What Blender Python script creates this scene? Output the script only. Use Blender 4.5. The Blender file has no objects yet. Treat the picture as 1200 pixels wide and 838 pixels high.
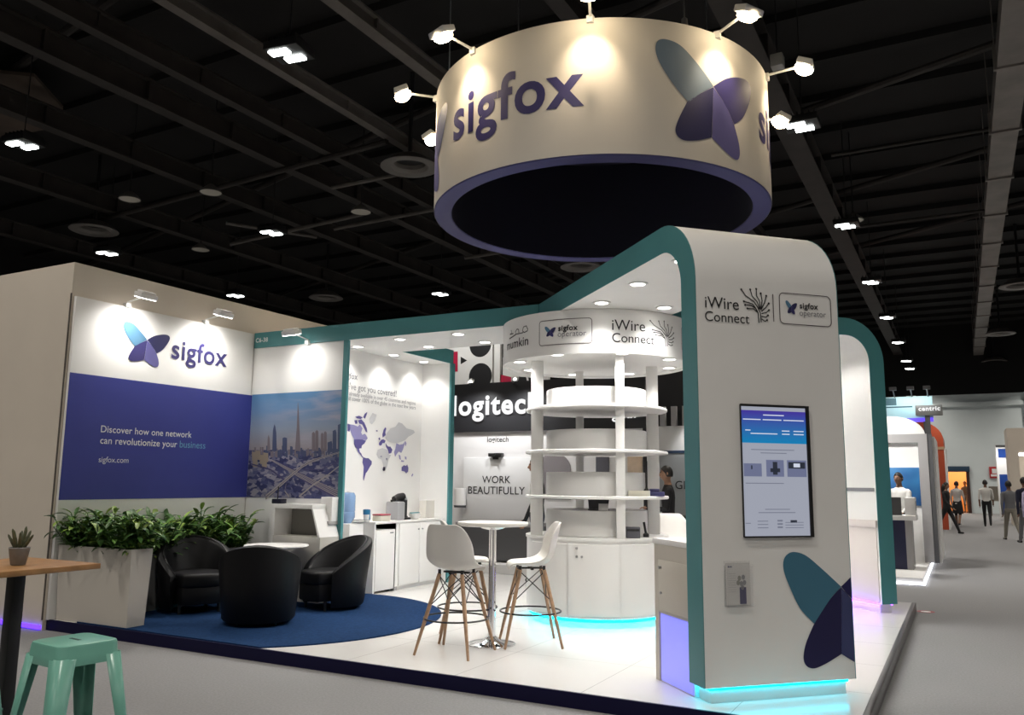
import bpy, bmesh, math, random
from mathutils import Vector, Matrix
import numpy as np

random.seed(7)
S = bpy.context.scene
COL = S.collection
PI = math.pi

# ------------------------------------------------------------------ camera
FPX, PITCH, ROLL, YAW, CAMH = 972.8, math.radians(8.518), math.radians(0.5455), math.radians(28.30), 1.5
_cy, _sy = math.cos(YAW), math.sin(YAW)
FW = np.array([-_sy * math.cos(PITCH), _cy * math.cos(PITCH), math.sin(PITCH)])
_rt = np.array([_cy, _sy, 0.0]); _up = np.cross(_rt, FW)
RT = _rt * math.cos(ROLL) + _up * math.sin(ROLL)
UP = -_rt * math.sin(ROLL) + _up * math.cos(ROLL)
C0 = np.array([0, 0, CAMH])
cam_d = bpy.data.cameras.new('camera'); cam = bpy.data.objects.new('camera', cam_d); COL.objects.link(cam)
cam_d.sensor_width = 36; cam_d.lens = FPX / 1200 * 36; cam_d.clip_end = 300
M = Matrix.Identity(4)
for i in range(3):
    M[i][0], M[i][1], M[i][2], M[i][3] = RT[i], UP[i], -FW[i], C0[i]
cam.matrix_world = M
S.camera = cam

# ------------------------------------------------------------------ world, exposure
w = bpy.data.worlds.new('world'); S.world = w; w.use_nodes = True
w.node_tree.nodes['Background'].inputs[0].default_value = (0.55, 0.5, 0.48, 1)
w.node_tree.nodes['Background'].inputs[1].default_value = 0.02
S.view_settings.view_transform = 'Standard'; S.view_settings.look = 'None'
S.view_settings.exposure = 0.0; S.view_settings.gamma = 1.0
S.view_settings.use_curve_mapping = False
P_FLOOD = 120.0       # hall floodlights
P_DOWN = 43.0         # stand downlights
P_ARM = 40.0         # arm spots over the graphics wall
P_DRUM = 120.0        # arm floods around the hanging drum

# ------------------------------------------------------------------ pixel helpers (1200 x 838 photo -> world planes)
def ray(px, py): return FW * FPX + RT * (px - 600) - UP * (py - 419)
def G(px, py, z=0.0):
    d = ray(px, py); return C0 + d * ((z - CAMH) / d[2])
def onX(px, py, x): d = ray(px, py); return C0 + d * (x / d[0])
def onY(px, py, y): d = ray(px, py); return C0 + d * (y / d[1])
def onPl(px, py, q, n):
    d = ray(px, py); t = ((q[0] - C0[0]) * n[0] + (q[1] - C0[1]) * n[1]) / (d[0] * n[0] + d[1] * n[1])
    return C0 + d * t

# ------------------------------------------------------------------ materials
MATS = {}
def mat(name, col, rough=0.5, metal=0.0, emit=None, es=0.0, alpha=1.0, noise=0.0, nscale=8.0, spec=0.5, trans=0.0, coat=0.0):
    if name in MATS: return MATS[name]
    m = bpy.data.materials.new(name); m.use_nodes = True
    nt = m.node_tree; b = nt.nodes['Principled BSDF']
    b.inputs['Base Color'].default_value = (*col, 1); b.inputs['Roughness'].default_value = rough
    b.inputs['Metallic'].default_value = metal; b.inputs['Alpha'].default_value = alpha
    b.inputs['Specular IOR Level'].default_value = spec
    b.inputs['Transmission Weight'].default_value = trans
    b.inputs['Coat Weight'].default_value = coat
    if emit: b.inputs['Emission Color'].default_value = (*emit, 1); b.inputs['Emission Strength'].default_value = es
    if noise > 0:
        tc = nt.nodes.new('ShaderNodeTexCoord'); n = nt.nodes.new('ShaderNodeTexNoise')
        n.inputs['Scale'].default_value = nscale; n.inputs['Detail'].default_value = 6
        r = nt.nodes.new('ShaderNodeValToRGB')
        lo = [max(0, c * (1 - noise)) for c in col]; hi = [min(1, c * (1 + noise)) for c in col]
        r.color_ramp.elements[0].color = (*lo, 1); r.color_ramp.elements[1].color = (*hi, 1)
        r.color_ramp.elements[0].position = 0.3; r.color_ramp.elements[1].position = 0.7
        nt.links.new(tc.outputs['Object'], n.inputs['Vector']); nt.links.new(n.outputs['Fac'], r.inputs['Fac'])
        nt.links.new(r.outputs['Color'], b.inputs['Base Color'])
    MATS[name] = m; return m
def emis(name, col, s): return mat(name, (0.02, 0.02, 0.02), 0.5, emit=col, es=s)

WHITE = mat('white_laminate', (0.85, 0.84, 0.82), 0.35)
WHITE_M = mat('white_paint', (0.88, 0.87, 0.85), 0.5, noise=0.015, nscale=3)
BEIGE = mat('cream_partition', (0.70, 0.63, 0.54), 0.7, noise=0.03, nscale=1.5)
TEAL = mat('teal_paint', (0.065, 0.245, 0.26), 0.45, noise=0.04, nscale=3)
NAVY = mat('navy_print', (0.038, 0.048, 0.28), 0.55, noise=0.05, nscale=2)
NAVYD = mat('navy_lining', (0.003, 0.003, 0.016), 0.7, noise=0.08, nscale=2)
RIMN = mat('indigo_rim', (0.05, 0.05, 0.17), 0.6)
INDIGO = mat('indigo_print', (0.045, 0.038, 0.16), 0.5)
INK = mat('navy_ink', (0.022, 0.022, 0.10), 0.5)
SKYB = mat('sky_blue_print', (0.10, 0.23, 0.36), 0.5)
PURP = mat('violet_print', (0.13, 0.12, 0.33), 0.5)
TXTW = mat('white_ink', (0.85, 0.85, 0.85), 0.5)
TXTB = mat('pale_blue_ink', (0.16, 0.42, 0.60), 0.5)
TXTK = mat('black_ink', (0.012, 0.012, 0.014), 0.5)
TXTG = mat('grey_ink', (0.22, 0.22, 0.24), 0.5)
BLACK = mat('black_powder_coat', (0.012, 0.012, 0.013), 0.45)
LEATHER = mat('black_leather', (0.003, 0.003, 0.004), 0.5, noise=0.2, nscale=30, spec=.25)
CHROME = mat('chrome', (0.8, 0.8, 0.82), 0.08, 1.0)
STEEL = mat('brushed_steel', (0.5, 0.5, 0.51), 0.32, 1.0)
SHELL = mat('white_moulded_plastic', (0.74, 0.72, 0.68), 0.35)
BEECH = mat('beech_wood', (0.40, 0.25, 0.15), 0.5, noise=0.2, nscale=25)
TABLEW = mat('oak_veneer', (0.36, 0.185, 0.07), 0.45, noise=0.18, nscale=12)
MINT = mat('mint_enamel', (0.17, 0.42, 0.34), 0.3, noise=0.04)
CYAN = emis('cyan_led', (0.0, 0.75, 1.0), 9.0)
VIO = emis('violet_led', (0.26, 0.08, 1.0), 6.0)
BLUEL = emis('blue_led', (0.10, 0.03, 1.0), 3.0)
LAMP = emis('lamp_white', (1.0, 0.96, 0.90), 12.0)
LAMPW = emis('lamp_warm', (1.0, 0.80, 0.52), 40.0)
FLOODE = emis('flood_panel', (0.95, 1.0, 0.97), 14.0)
GREY = mat('grey_panel', (0.36, 0.35, 0.35), 0.55)
GREYD = mat('dark_grey_panel', (0.09, 0.09, 0.095), 0.5)

# ------------------------------------------------------------------ mesh builder
class MB:
    def __init__(s): s.v = []; s.f = []; s.m = []; s.sm = []
    def add(s, vs, fs, mi=0, smooth=False):
        o = len(s.v); s.v += [tuple(map(float, p)) for p in vs]
        for f in fs: s.f.append([i + o for i in f]); s.m.append(mi); s.sm.append(smooth)
        return s
    def box(s, x0, x1, y0, y1, z0, z1, mi=0, R=None):
        vs = [(x, y, z) for z in (z0, z1) for y in (y0, y1) for x in (x0, x1)]
        if R is not None: vs = [tuple(R @ Vector(p)) for p in vs]
        return s.add(vs, [(0, 2, 3, 1), (4, 5, 7, 6), (0, 1, 5, 4), (2, 6, 7, 3), (0, 4, 6, 2), (1, 3, 7, 5)], mi)
    def tube(s, pts, r, seg=10, mi=0, caps=True, closed=False):
        pts = [Vector(p) for p in pts]; n = len(pts)
        rs = r if isinstance(r, (list, tuple)) else [r] * n
        rings = []; prev = None
        for i, p in enumerate(pts):
            if closed: d = pts[(i + 1) % n] - pts[i - 1]
            else: d = pts[min(i + 1, n - 1)] - pts[max(i - 1, 0)]
            d.normalize()
            if prev is None:
                a = Vector((0, 0, 1)) if abs(d.z) < 0.9 else Vector((1, 0, 0))
                u = d.cross(a).normalized()
            else:
                u = (prev - d * prev.dot(d)).normalized()
            prev = u; v = d.cross(u)
            rings.append([p + (u * math.cos(2 * PI * k / seg) + v * math.sin(2 * PI * k / seg)) * rs[i] for k in range(seg)])
        vs = [q for rg in rings for q in rg]; fs = []
        for i in range(n if closed else n - 1):
            a = i * seg; b = ((i + 1) % n) * seg
            for k in range(seg):
                k2 = (k + 1) % seg; fs.append((a + k, a + k2, b + k2, b + k))
        s.add(vs, fs, mi, True)
        if caps and not closed:
            o = len(s.v) - len(vs)
            s.f.append([o + k for k in range(seg)][::-1]); s.m.append(mi); s.sm.append(False)
            s.f.append([o + (n - 1) * seg + k for k in range(seg)]); s.m.append(mi); s.sm.append(False)
        return s
    def lathe(s, prof, c=(0, 0), seg=32, mi=0, a0=0.0, a1=2 * PI, smooth=True):
        full = abs(a1 - a0 - 2 * PI) < 1e-6; n = seg if full else seg + 1
        vs = []; fs = []
        for k in range(n):
            a = a0 + (a1 - a0) * k / seg
            for (r, z) in prof: vs.append((c[0] + r * math.cos(a), c[1] + r * math.sin(a), z))
        L = len(prof)
        for k in range(seg):
            k2 = (k + 1) % n
            for i in range(L - 1):
                fs.append((k * L + i, k2 * L + i, k2 * L + i + 1, k * L + i + 1))
        return s.add(vs, fs, mi, smooth)
    def prism(s, poly, fr, t, mi=0):
        """poly in (u, v); fr = (origin, u, v, n); extruded by t along n"""
        o, u, v, n = [Vector(q) for q in fr]; k = len(poly)
        a = [o + u * p[0] + v * p[1] for p in poly]
        if t == 0: return s.add(a, [list(range(k))], mi)
        b = [q + n * t for q in a]
        fs = [list(range(k))[::-1], list(range(k, 2 * k))]
        for i in range(k):
            j = (i + 1) % k; fs.append((i, j, k + j, k + i))
        return s.add(a + b, fs, mi)
    def xform(s, Mx):
        s.v = [tuple(Mx @ Vector(p)) for p in s.v]; return s
    def build(s, name, mats, parent=None, bevel=0.0, sharp=35, world=True, seg=2):
        me = bpy.data.meshes.new(name)
        vs = s.v
        if parent is not None and world:
            Mi = MW.get(parent.name, Matrix.Identity(4)).inverted()
            vs = [tuple(Mi @ Vector(p)) for p in vs]
        me.from_pydata(vs, [], s.f)
        for mm in (mats if isinstance(mats, (list, tuple)) else [mats]): me.materials.append(mm)
        me.polygons.foreach_set('material_index', s.m)
        me.polygons.foreach_set('use_smooth', s.sm)
        bm = bmesh.new(); bm.from_mesh(me)
        bmesh.ops.recalc_face_normals(bm, faces=bm.faces)
        if bevel > 0:
            ed = [e for e in bm.edges if len(e.link_faces) == 2 and e.calc_face_angle(0) > 0.5]
            bmesh.ops.bevel(bm, geom=ed, offset=bevel, segments=seg, profile=0.5, affect='EDGES', clamp_overlap=True)
        bm.to_mesh(me); bm.free()
        me.set_sharp_from_angle(angle=math.radians(sharp))
        o = bpy.data.objects.new(name, me); COL.objects.link(o)
        if parent is not None:
            o.parent = parent; MW[o.name] = MW.get(parent.name, Matrix.Identity(4))
        return o
MW = {}
def thing(name, label, cat, loc=(0, 0, 0), rz=0.0, group=None):
    o = bpy.data.objects.new(name, None); COL.objects.link(o); o.empty_display_size = 0.1
    o.location = loc; o.rotation_euler = (0, 0, rz); o['label'] = label; o['category'] = cat
    if group: o['group'] = group
    MW[o.name] = Matrix.Translation(Vector(loc)) @ Matrix.Rotation(rz, 4, 'Z')
    return o
def tag(o, label, cat, group=None, kind=None):
    if label: o['label'] = label
    if cat: o['category'] = cat
    if group: o['group'] = group
    if kind: o['kind'] = kind
    return o
def struct(o, label=None):
    o['kind'] = 'structure'
    if label: o['label'] = label
    return o
def recenter(o, base):
    """put a single-mesh thing's origin at its base"""
    o.data.transform(Matrix.Translation(-Vector(base))); o.location = base; return o
def dup(root, loc, rz, label=None, group=None):
    r = root.copy(); COL.objects.link(r); r.location = loc; r.rotation_euler = (0, 0, rz)
    if label: r['label'] = label
    if group: r['group'] = group
    for ch in list(root.children):
        c = ch.copy(); COL.objects.link(c); c.parent = r
        for g in ch.children:
            d = g.copy(); COL.objects.link(d); d.parent = c
    return r
def lamp(name, kind, loc, target, power, col=(1, 0.95, 0.88), size=0.1, angle=100, blend=0.6, parent=None):
    d = bpy.data.lights.new(name, kind); d.energy = power; d.color = col
    if kind == 'SPOT': d.spot_size = math.radians(angle); d.spot_blend = blend; d.shadow_soft_size = size
    elif kind == 'AREA': d.shape = 'DISK'; d.size = size; d.spread = math.radians(angle)
    else: d.shadow_soft_size = size
    o = bpy.data.objects.new(name, d); COL.objects.link(o)
    base = Vector(loc)
    if parent is not None:
        o.parent = parent; base = MW[parent.name].inverted() @ base
        dirv = MW[parent.name].to_3x3().inverted() @ (Vector(target) - Vector(loc))
    else: dirv = Vector(target) - Vector(loc)
    o.location = base; o.rotation_euler = dirv.to_track_quat('-Z', 'Y').to_euler()
    return o

# ------------------------------------------------------------------ lettering and drawn marks (2-D polygons)
_tc = {}
def text2d(s, bold=0.0):
    key = (s, bold)
    if key in _tc: return _tc[key]
    cu = bpy.data.curves.new('t', 'FONT'); cu.body = s; cu.offset = bold; cu.space_character = 1.0 + 4 * bold; cu.resolution_u = 5; cu.fill_mode = 'FRONT'
    ob = bpy.data.objects.new('t', cu); COL.objects.link(ob)
    dg = bpy.context.evaluated_depsgraph_get(); dg.update()
    me = bpy.data.meshes.new_from_object(ob.evaluated_get(dg))
    bm = bmesh.new(); bm.from_mesh(me)
    bmesh.ops.remove_doubles(bm, verts=bm.verts, dist=1e-5)
    xs = [v.co.x for v in bm.verts]; x0, x1 = min(xs), max(xs)
    bm.verts.ensure_lookup_table()
    vs = [(v.co.x - x0, v.co.y) for v in bm.verts]
    fs = [[v.index for v in f.verts] for f in bm.faces]
    bm.free(); bpy.data.objects.remove(ob); bpy.data.curves.remove(cu); bpy.data.meshes.remove(me)
    _tc[key] = (vs, fs, x1 - x0); return _tc[key]
def put_text(mb, s, mapf, u0, u1, v0, mi=0, bold=0.0, h=None, cut=None):
    """text from u0 to u1 with baseline v0; h = height of a lower-case x in metres (None: keep the font's shape)"""
    vs, fs, wd = text2d(s, bold)
    sc = (u1 - u0) / wd; sv = sc if h is None else h / 0.52
    P = [(u0 + x * sc, v0 + y * sv) for x, y in vs]
    if cut:
        bm = bmesh.new(); bv = [bm.verts.new((p[0], p[1], 0)) for p in P]
        for f in fs:
            try: bm.faces.new([bv[i] for i in f])
            except ValueError: pass
        uu = u0 + cut
        while uu < u1:
            bmesh.ops.bisect_plane(bm, geom=list(bm.verts) + list(bm.edges) + list(bm.faces), plane_co=(uu, 0, 0), plane_no=(1, 0, 0)); uu += cut
        bm.verts.index_update()
        P = [(v.co.x, v.co.y) for v in bm.verts]; fs = [[v.index for v in f.verts] for f in bm.faces]; bm.free()
    mb.add([mapf(*p) for p in P], fs, mi); return mb
def smooth_poly(pts, n=6):
    out = []; k = len(pts)
    for i in range(k):
        p0, p1, p2, p3 = pts[i - 1], pts[i], pts[(i + 1) % k], pts[(i + 2) % k]
        for j in range(n):
            t = j / n
            out.append(tuple(0.5 * ((2 * p1[a]) + (-p0[a] + p2[a]) * t + (2 * p0[a] - 5 * p1[a] + 4 * p2[a] - p3[a]) * t * t + (-p0[a] + 3 * p1[a] - 3 * p2[a] + p3[a]) * t ** 3) for a in (0, 1)))
    return out
def put_poly(mb, pts, mapf, mi=0, sub=None):
    """flat filled polygon; triangulated through bmesh so that concave outlines are right"""
    bm = bmesh.new(); bv = [bm.verts.new((p[0], p[1], 0)) for p in pts]
    try: f = bm.faces.new(bv)
    except ValueError: bm.free(); return mb
    bmesh.ops.triangulate(bm, faces=bm.faces[:], ngon_method='EAR_CLIP')
    if sub:
        us = [p[0] for p in pts]; u = min(us) + sub
        while u < max(us):
            bmesh.ops.bisect_plane(bm, geom=list(bm.verts) + list(bm.edges) + list(bm.faces), plane_co=(u, 0, 0), plane_no=(1, 0, 0)); u += sub
    bm.verts.index_update()
    mb.add([mapf(v.co.x, v.co.y) for v in bm.verts], [[v.index for v in f.verts] for f in bm.faces], mi); bm.free(); return mb
def stroke(mb, pts, wd, mapf, mi=0, closed=False):
    n = len(pts); L = []; Rr = []
    for i in range(n):
        a = pts[i - 1] if (i > 0 or closed) else pts[i]; b = pts[(i + 1) % n] if (i < n - 1 or closed) else pts[i]
        dx, dy = b[0] - a[0], b[1] - a[1]; l = math.hypot(dx, dy) or 1
        nx, ny = -dy / l * wd / 2, dx / l * wd / 2
        L.append((pts[i][0] + nx, pts[i][1] + ny)); Rr.append((pts[i][0] - nx, pts[i][1] - ny))
    vs = [mapf(*p) for p in L + Rr]; fs = []
    for i in range(n if closed else n - 1):
        j = (i + 1) % n; fs.append((i, j, n + j, n + i))
    mb.add(vs, fs, mi); return mb
# winged mark in its own unit frame (x right, y up, traced shapes)
_W = {
 'ul': [(106, 244), (115, 214), (141, 206), (184, 220), (232, 267), (272, 313), (298, 347), (245, 392), (207, 432), (170, 389), (134, 332), (113, 286)],
 'll': [(298, 350), (245, 392), (203, 430), (172, 505), (163, 552), (185, 577), (232, 570), (285, 546)],
 'ur': [(298, 347), (350, 300), (410, 271), (460, 263), (484, 285), (472, 340), (430, 420), (383, 466), (345, 405)],
 'lr': [(298, 352), (345, 405), (383, 470), (402, 530), (405, 578), (386, 602), (340, 585), (287, 547)]}
_WS = {'ul': (6, 8), 'll': (0, 2, 7), 'ur': (0, 7), 'lr': (0, 2, 7)}
def corner_smooth(P, sharp, n=5):
    """closed outline through P, smooth except at the corner indices in sharp"""
    k = len(P); out = []
    for i in range(k):
        p1, p2 = P[i], P[(i + 1) % k]
        p0 = p1 if i in sharp else P[i - 1]; p3 = p2 if (i + 1) % k in sharp else P[(i + 2) % k]
        for j in range(n):
            t = j / n
            out.append(tuple(0.5 * ((2 * p1[a]) + (-p0[a] + p2[a]) * t + (2 * p0[a] - 5 * p1[a] + 4 * p2[a] - p3[a]) * t * t + (-p0[a] + 3 * p1[a] - 3 * p2[a] + p3[a]) * t ** 3) for a in (0, 1)))
    return out
def put_wings(mb, mapf, u0, u1, v0, v1, ids=(0, 1, 2, 3), sub=None):
    for k, i in zip(('ul', 'll', 'ur', 'lr'), ids):
        P = [(u0 + (x - 108) / 377 * (u1 - u0), v1 - (y - 206) / 397 * (v1 - v0)) for x, y in _W[k]]
        put_poly(mb, corner_smooth(P, _WS[k]), mapf, i, sub)
def put_tree(mb, mapf, u0, u1, v0, v1, mi=0, wd=0.006):
    """branching circuit-like mark: a trunk bottom centre and bent twigs fanning out"""
    def q(x, y): return (u0 + x * (u1 - u0), v0 + y * (v1 - v0))
    segs = [[(.62, 0), (.60, .30), (.52, .42), (.40, .55), (.10, .60)], [(.70, .02), (.68, .30), (.60, .45), (.46, .62), (.16, .78), (.02, .95)],
            [(.60, .30), (.44, .40), (.22, .40)], [(.66, .40), (.58, .62), (.40, .78), (.34, .97)], [(.68, .42), (.66, .66), (.56, .80), (.56, 1.0)],
            [(.70, .40), (.76, .66), (.72, .88)], [(.70, .38), (.84, .60), (.92, .82)], [(.72, .34), (.88, .46), (1.0, .60)],
            [(.72, .28), (.90, .32), (1.0, .40)], [(.72, .20), (.88, .18), (.96, .24)], [(.72, .12), (.84, .06), (.92, .10)], [(.52, .42), (.36, .50), (.14, .50)]]
    for sg in segs:
        P = [q(*p) for p in sg]; stroke(mb, P, wd, mapf, mi)
        e = P[-1]; put_poly(mb, [(e[0] + wd * math.cos(a * PI / 4), e[1] + wd * math.sin(a * PI / 4)) for a in range(8)], mapf, mi)
def rrect(u0, u1, v0, v1, r, n=5):
    out = []
    for cx, cy, a0 in ((u1 - r, v1 - r, 0), (u0 + r, v1 - r, 90), (u0 + r, v0 + r, 180), (u1 - r, v0 + r, 270)):
        for k in range(n + 1):
            a = math.radians(a0 + 90 * k / n); out.append((cx + r * math.cos(a), cy + r * math.sin(a)))
    return out

# ================================================================== HALL
carpet = mat('grey_carpet', (0.235, 0.235, 0.24), 0.9, noise=0.12, nscale=60)
b = MB(); b.box(-34, 16, -14, 54.4, -0.1, 0); struct(b.build('floor', carpet), 'grey exhibition hall carpet')
DECK = mat('black_ceiling_deck', (0.004, 0.0036, 0.0036), 0.9, noise=0.3, nscale=1.0)
STEELD = mat('dark_roof_steel', (0.022, 0.018, 0.016), 0.7, noise=0.3, nscale=2)
STEELL = mat('pale_roof_steel', (0.10, 0.09, 0.082), 0.6, noise=0.2, nscale=2)
b = MB(); b.box(-34, 16, -14, 54.4, 10.8, 11.2)
struct(b.build('ceiling', DECK), 'black hall ceiling deck')
b = MB()
for y in range(-12, 54, 2): b.box(-34, 16, y, y + 0.25, 10.62, 10.795)
struct(b.build('ceiling_ribs', DECK), 'shallow black ribs under the ceiling deck')
WALLG = mat('pale_grey_wall', (0.66, 0.72, 0.73), 0.8, noise=0.05, nscale=0.6)
DXa, DXb = onY(1111, 600, 54)[0], onY(1139, 600, 54)[0]
b = MB()
b.box(-34, DXa, 54, 54.4, 0, 6.7); b.box(DXb, 16, 54, 54.4, 0, 6.7); b.box(DXa, DXb, 54, 54.4, 2.55, 6.7)
b.box(-34, 16, 54.0, 54.4, 6.7, 10.8, 1)
for x in (-2.6, 3.3): b.box(x, x + .5, 53.7, 54, 0, 6.7)
b.box(-34, 16, 53.8, 54, 6.0, 6.25)
struct(b.build('wall_back', [WALLG, DECK]), 'pale grey far wall of the hall')
b = MB(); b.box(-34.3, -34, -14, 54.4, 0, 11); struct(b.build('wall_left', DECK))
b = MB(); b.box(16, 16.3, -14, 54.4, 0, 11); struct(b.build('wall_right', DECK))
# door in the far wall, with the lit room behind it
b = MB()
b.box(DXa, DXa + .12, 53.9, 54.4, 0, 2.55); b.box(DXb - .16, DXb, 53.9, 54.4, 0, 2.55); b.box(DXa, DXb, 53.9, 54.4, 2.45, 2.6)
d1 = struct(b.build('door_1', mat('dark_wood', (0.05, 0.02, 0.015), 0.5)), 'open doorway with dark wooden frame')
b = MB(); b.box(DXa - .5, DXb + .5, 58, 58.1, 0, 2.9); b.box(DXa - .6, DXa - .5, 54.4, 58, 0, 2.9); b.box(DXb + .5, DXb + .6, 54.4, 58, 0, 2.9); b.box(DXa - .6, DXb + .6, 54.4, 58.1, 2.9, 3.0)
struct(b.build('wall_corridor', mat('amber_wall', (0.75, 0.42, 0.16), 0.6)), 'amber wall of the room beyond the doorway')
b = MB(); b.box(DXa - .6, DXb + .6, 54.4, 58.1, -.1, 0.0); struct(b.build('floor_corridor', mat('corridor_floor', (0.4, 0.28, 0.2), 0.4)))
lamp('corridor_lamp', 'POINT', ((DXa + DXb) / 2, 56.2, 2.6), (0, 0, 0), 130, (1, .82, .6), .3)
DSG = mat('dark_sign', (0.02, 0.05, 0.09), 0.5)
b = MB(); p0 = onY(1109, 553, 53.9); p1 = onY(1136, 546.5, 53.9)
b.box(p0[0], p1[0], 53.82, 53.98, p0[2], p1[2])
o = tag(recenter(b.build('door_sign', DSG, bevel=.02), (p0[0], 53.9, p0[2])), 'dark sign board above the open doorway in the far wall', 'sign')
t = onY(1160, 560.5, 53.9); t2 = onY(1171, 547, 53.9)
sg = thing('safety_sign', 'red safety sign on the grey far wall right of the doorway', 'sign', (t[0], 53.95, t[2]))
MB().box(t[0], t2[0], 53.92, 53.99, t[2], t2[2]).build('panel', mat('red_sign', (0.45, 0.03, 0.035), 0.5), sg, bevel=.01)
b = MB(); cx = (t[0] + t2[0]) / 2; cz = t[2] + (t2[2] - t[2]) * .62
b.box(t[0] + .06, t2[0] - .06, 53.915, 53.921, t[2] + .10, t[2] + .22); b.box(cx - .12, cx + .12, 53.915, 53.921, cz - .13, cz + .13)
b.build('pictogram', TXTW, sg)

# roof steelwork: long girders run down the hall, pipes cross it
def girder(x, z, wd, h, m, y0=-6, y1=53.9, ):
    b = MB(); b.box(x - wd / 2, x + wd / 2, y0, y1, z, z + .04); b.box(x - wd / 2, x + wd / 2, y0, y1, z + h - .04, z + h); b.box(x - .03, x + .03, y0, y1, z + .04, z + h - .04)
    for y in np.arange(y0 + 1, y1, 2.2): b.box(x - wd / 2 + .02, x + wd / 2 - .02, y, y + .03, z + .04, z + h - .04)
    return struct(b.build('ceiling_beam', m), 'long roof girder running down the black hall ceiling')
for x, z, wd, h, m in ((-14.1, 9, .30, .5, STEELD), (-12.55, 9, .22, .4, STEELD), (-10.75, 9, .20, .3, STEELL), (-8.35, 9, .24, .3, STEELL), (-17.5, 9.2, .3, .5, STEELD), (-21, 9, .3, .5, STEELD), (-5.4, 9.3, .3, .5, STEELD), (-2.9, 9.2, .5, .6, STEELD), (4.2, 9.2, .3, .5, STEELD), (-26, 9, .3, .5, STEELD)):
    girder(x, z, wd, h, m)
def pipe(a, c, r, m=STEELL):
    b = MB(); b.tube([a, c], r, 8); return struct(b.build('ceiling_pipe', m), 'thin pipe crossing under the roof girders')
pipe((-22, 14.9, 8.95), (-10.8, 14.1, 8.95), .07, STEELD); pipe((-16, 18.5, 8.9), (-8.4, 18.2, 8.9), .06); pipe((-19.5, 17.8, 8.7), (-14, 17.3, 8.7), .06)
pipe((-18, 16.2, 8.7), (-16.6, 18.4, 8.7), .05); pipe((-14.2, 23, 8.9), (-6, 22.6, 8.9), .06); pipe((-13.2, 15.1, 8.6), (-10.6, 15.1, 8.6), .05)
pipe((-2.2, 19.5, 9.0), (1.2, 19.5, 9.0), .04, STEELD); pipe((-2.5, 25.5, 9.0), (1.2, 25.5, 9.0), .05, STEELD)
for k in range(6): pipe((-34, 3.6 + 9.2 * k, 10.3), (16, -1 + 4.6 * k, 10.3), .09, STEELD)
# box duct on the right with hangers
DUCTM = mat('pale_duct_metal', (0.15, 0.135, 0.125), 0.5, noise=0.25, nscale=1.5)
b = MB(); b.box(1.0, 1.5, 6, 53.8, 8.9, 9.3)
for y in np.arange(7, 53, 3.1): b.box(.95, 1.55, y, y + .08, 8.86, 9.34); b.box(.97, .99, y, y + .02, 9.3, 10.80); b.box(1.51, 1.53, y, y + .02, 9.3, 10.80)
tag(recenter(b.build('air_duct', DUCTM), (1.25, 6, 8.86)), 'long pale box duct under the ceiling over the right-hand aisle', 'duct')
DIFM = mat('grey_diffuser', (0.16, 0.15, 0.14), 0.5)
DIFI = [((480, 197), 'round ring vent left of the hanging drum'), ((110, 271), 'round ring vent above the far left end of the cream partition'), ((680, 314), 'round ring vent peeping out just under the hanging drum'), ((1195, 336), 'round ring vent nearest the right edge under the ceiling'), ((1172, 392), 'round ring vent at right, second from the right edge'), ((1165, 424), 'small distant ring vent at right above the far wall'), ((382, 350), 'round ring vent above the teal fascia')]
for (px, py), lab in DIFI:
    q = G(px, py, 8.5); b = MB()
    prof = [(.62, 8.56), (.66, 8.52), (.62, 8.5), (.42, 8.52), (.36, 8.6), (.36, 8.75), (.62, 8.56)]
    t = thing('ring_vent', lab, 'vent', (q[0], q[1], 8.5), 0, 'ring vents')
    b.lathe(prof, (q[0], q[1]), 28); b.build('ring', DIFM, t)
    b = MB(); b.lathe([(.35, 8.7), (.001, 8.72)], (q[0], q[1]), 20); b.tube([(q[0], q[1], 8.7), (q[0], q[1], 10.80)], .05, 6); b.build('throat', BLACK, t)

TAN = mat('tan_ceiling_board', (.075, .055, .042), .9, noise=.3, nscale=1.2)
b = MB(); q = [G(*p, 10.0) for p in ((-40, 82), (40, 90), (74, 128), (66, 150), (-40, 168))]
b.add([tuple(v) for v in q] + [(v[0], v[1], 10.08) for v in q], [(0, 1, 2, 3, 4), (9, 8, 7, 6, 5)] + [(i, (i + 1) % 5, 5 + (i + 1) % 5, 5 + i) for i in range(5)]); struct(b.build('ceiling_panel', TAN), 'tan board hung under the black deck at far left')
# hall floodlights
def floodlight(x, y, z=8.0):
    t = thing('hall_floodlight', 'x', 'ceiling light', (x, y, z))
    b = MB(); b.box(x - .30, x + .30, y - .26, y + .26, z + .03, z + .16)
    for k in range(6): b.box(x - .26 + k * .1, x - .24 + k * .1, y - .22, y + .22, z + .16, z + .24)
    b.build('housing', BLACK, t, bevel=.012)
    for s_ in (-1, 1):
        MB().box(x - .19 + .06 * s_, x + .13 + .06 * s_, y + s_ * .12 - .07, y + s_ * .12 + .07, z, z + .03).build('light_panel', FLOODE, t)
    b = MB(); b.tube([(x, y, z + .2), (x, y, 10.80)], .012, 6); b.build('suspension_rod', BLACK, t)
    l = lamp('flood_lamp', 'AREA', (x, y, z - .04), (x, y, 0), P_FLOOD, (1, .93, .84), .5, 130, parent=t)
    return t
FL = floodlight(-2.2, 15.27); FL['label'] = 'nearest bright floodlight over the right-hand aisle, right of the drum'; FL['group'] = 'hall floodlights'
rank = ['second', 'third', 'fourth', 'fifth', 'sixth', 'farthest']
for i, y in enumerate((21.98, 28.7, 35.2, 41.7, 48.2)):
    dup(FL, (-2.2, y, 8), 0, rank[i] + ' floodlight back in the row over the right-hand aisle', 'hall floodlights')
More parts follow.
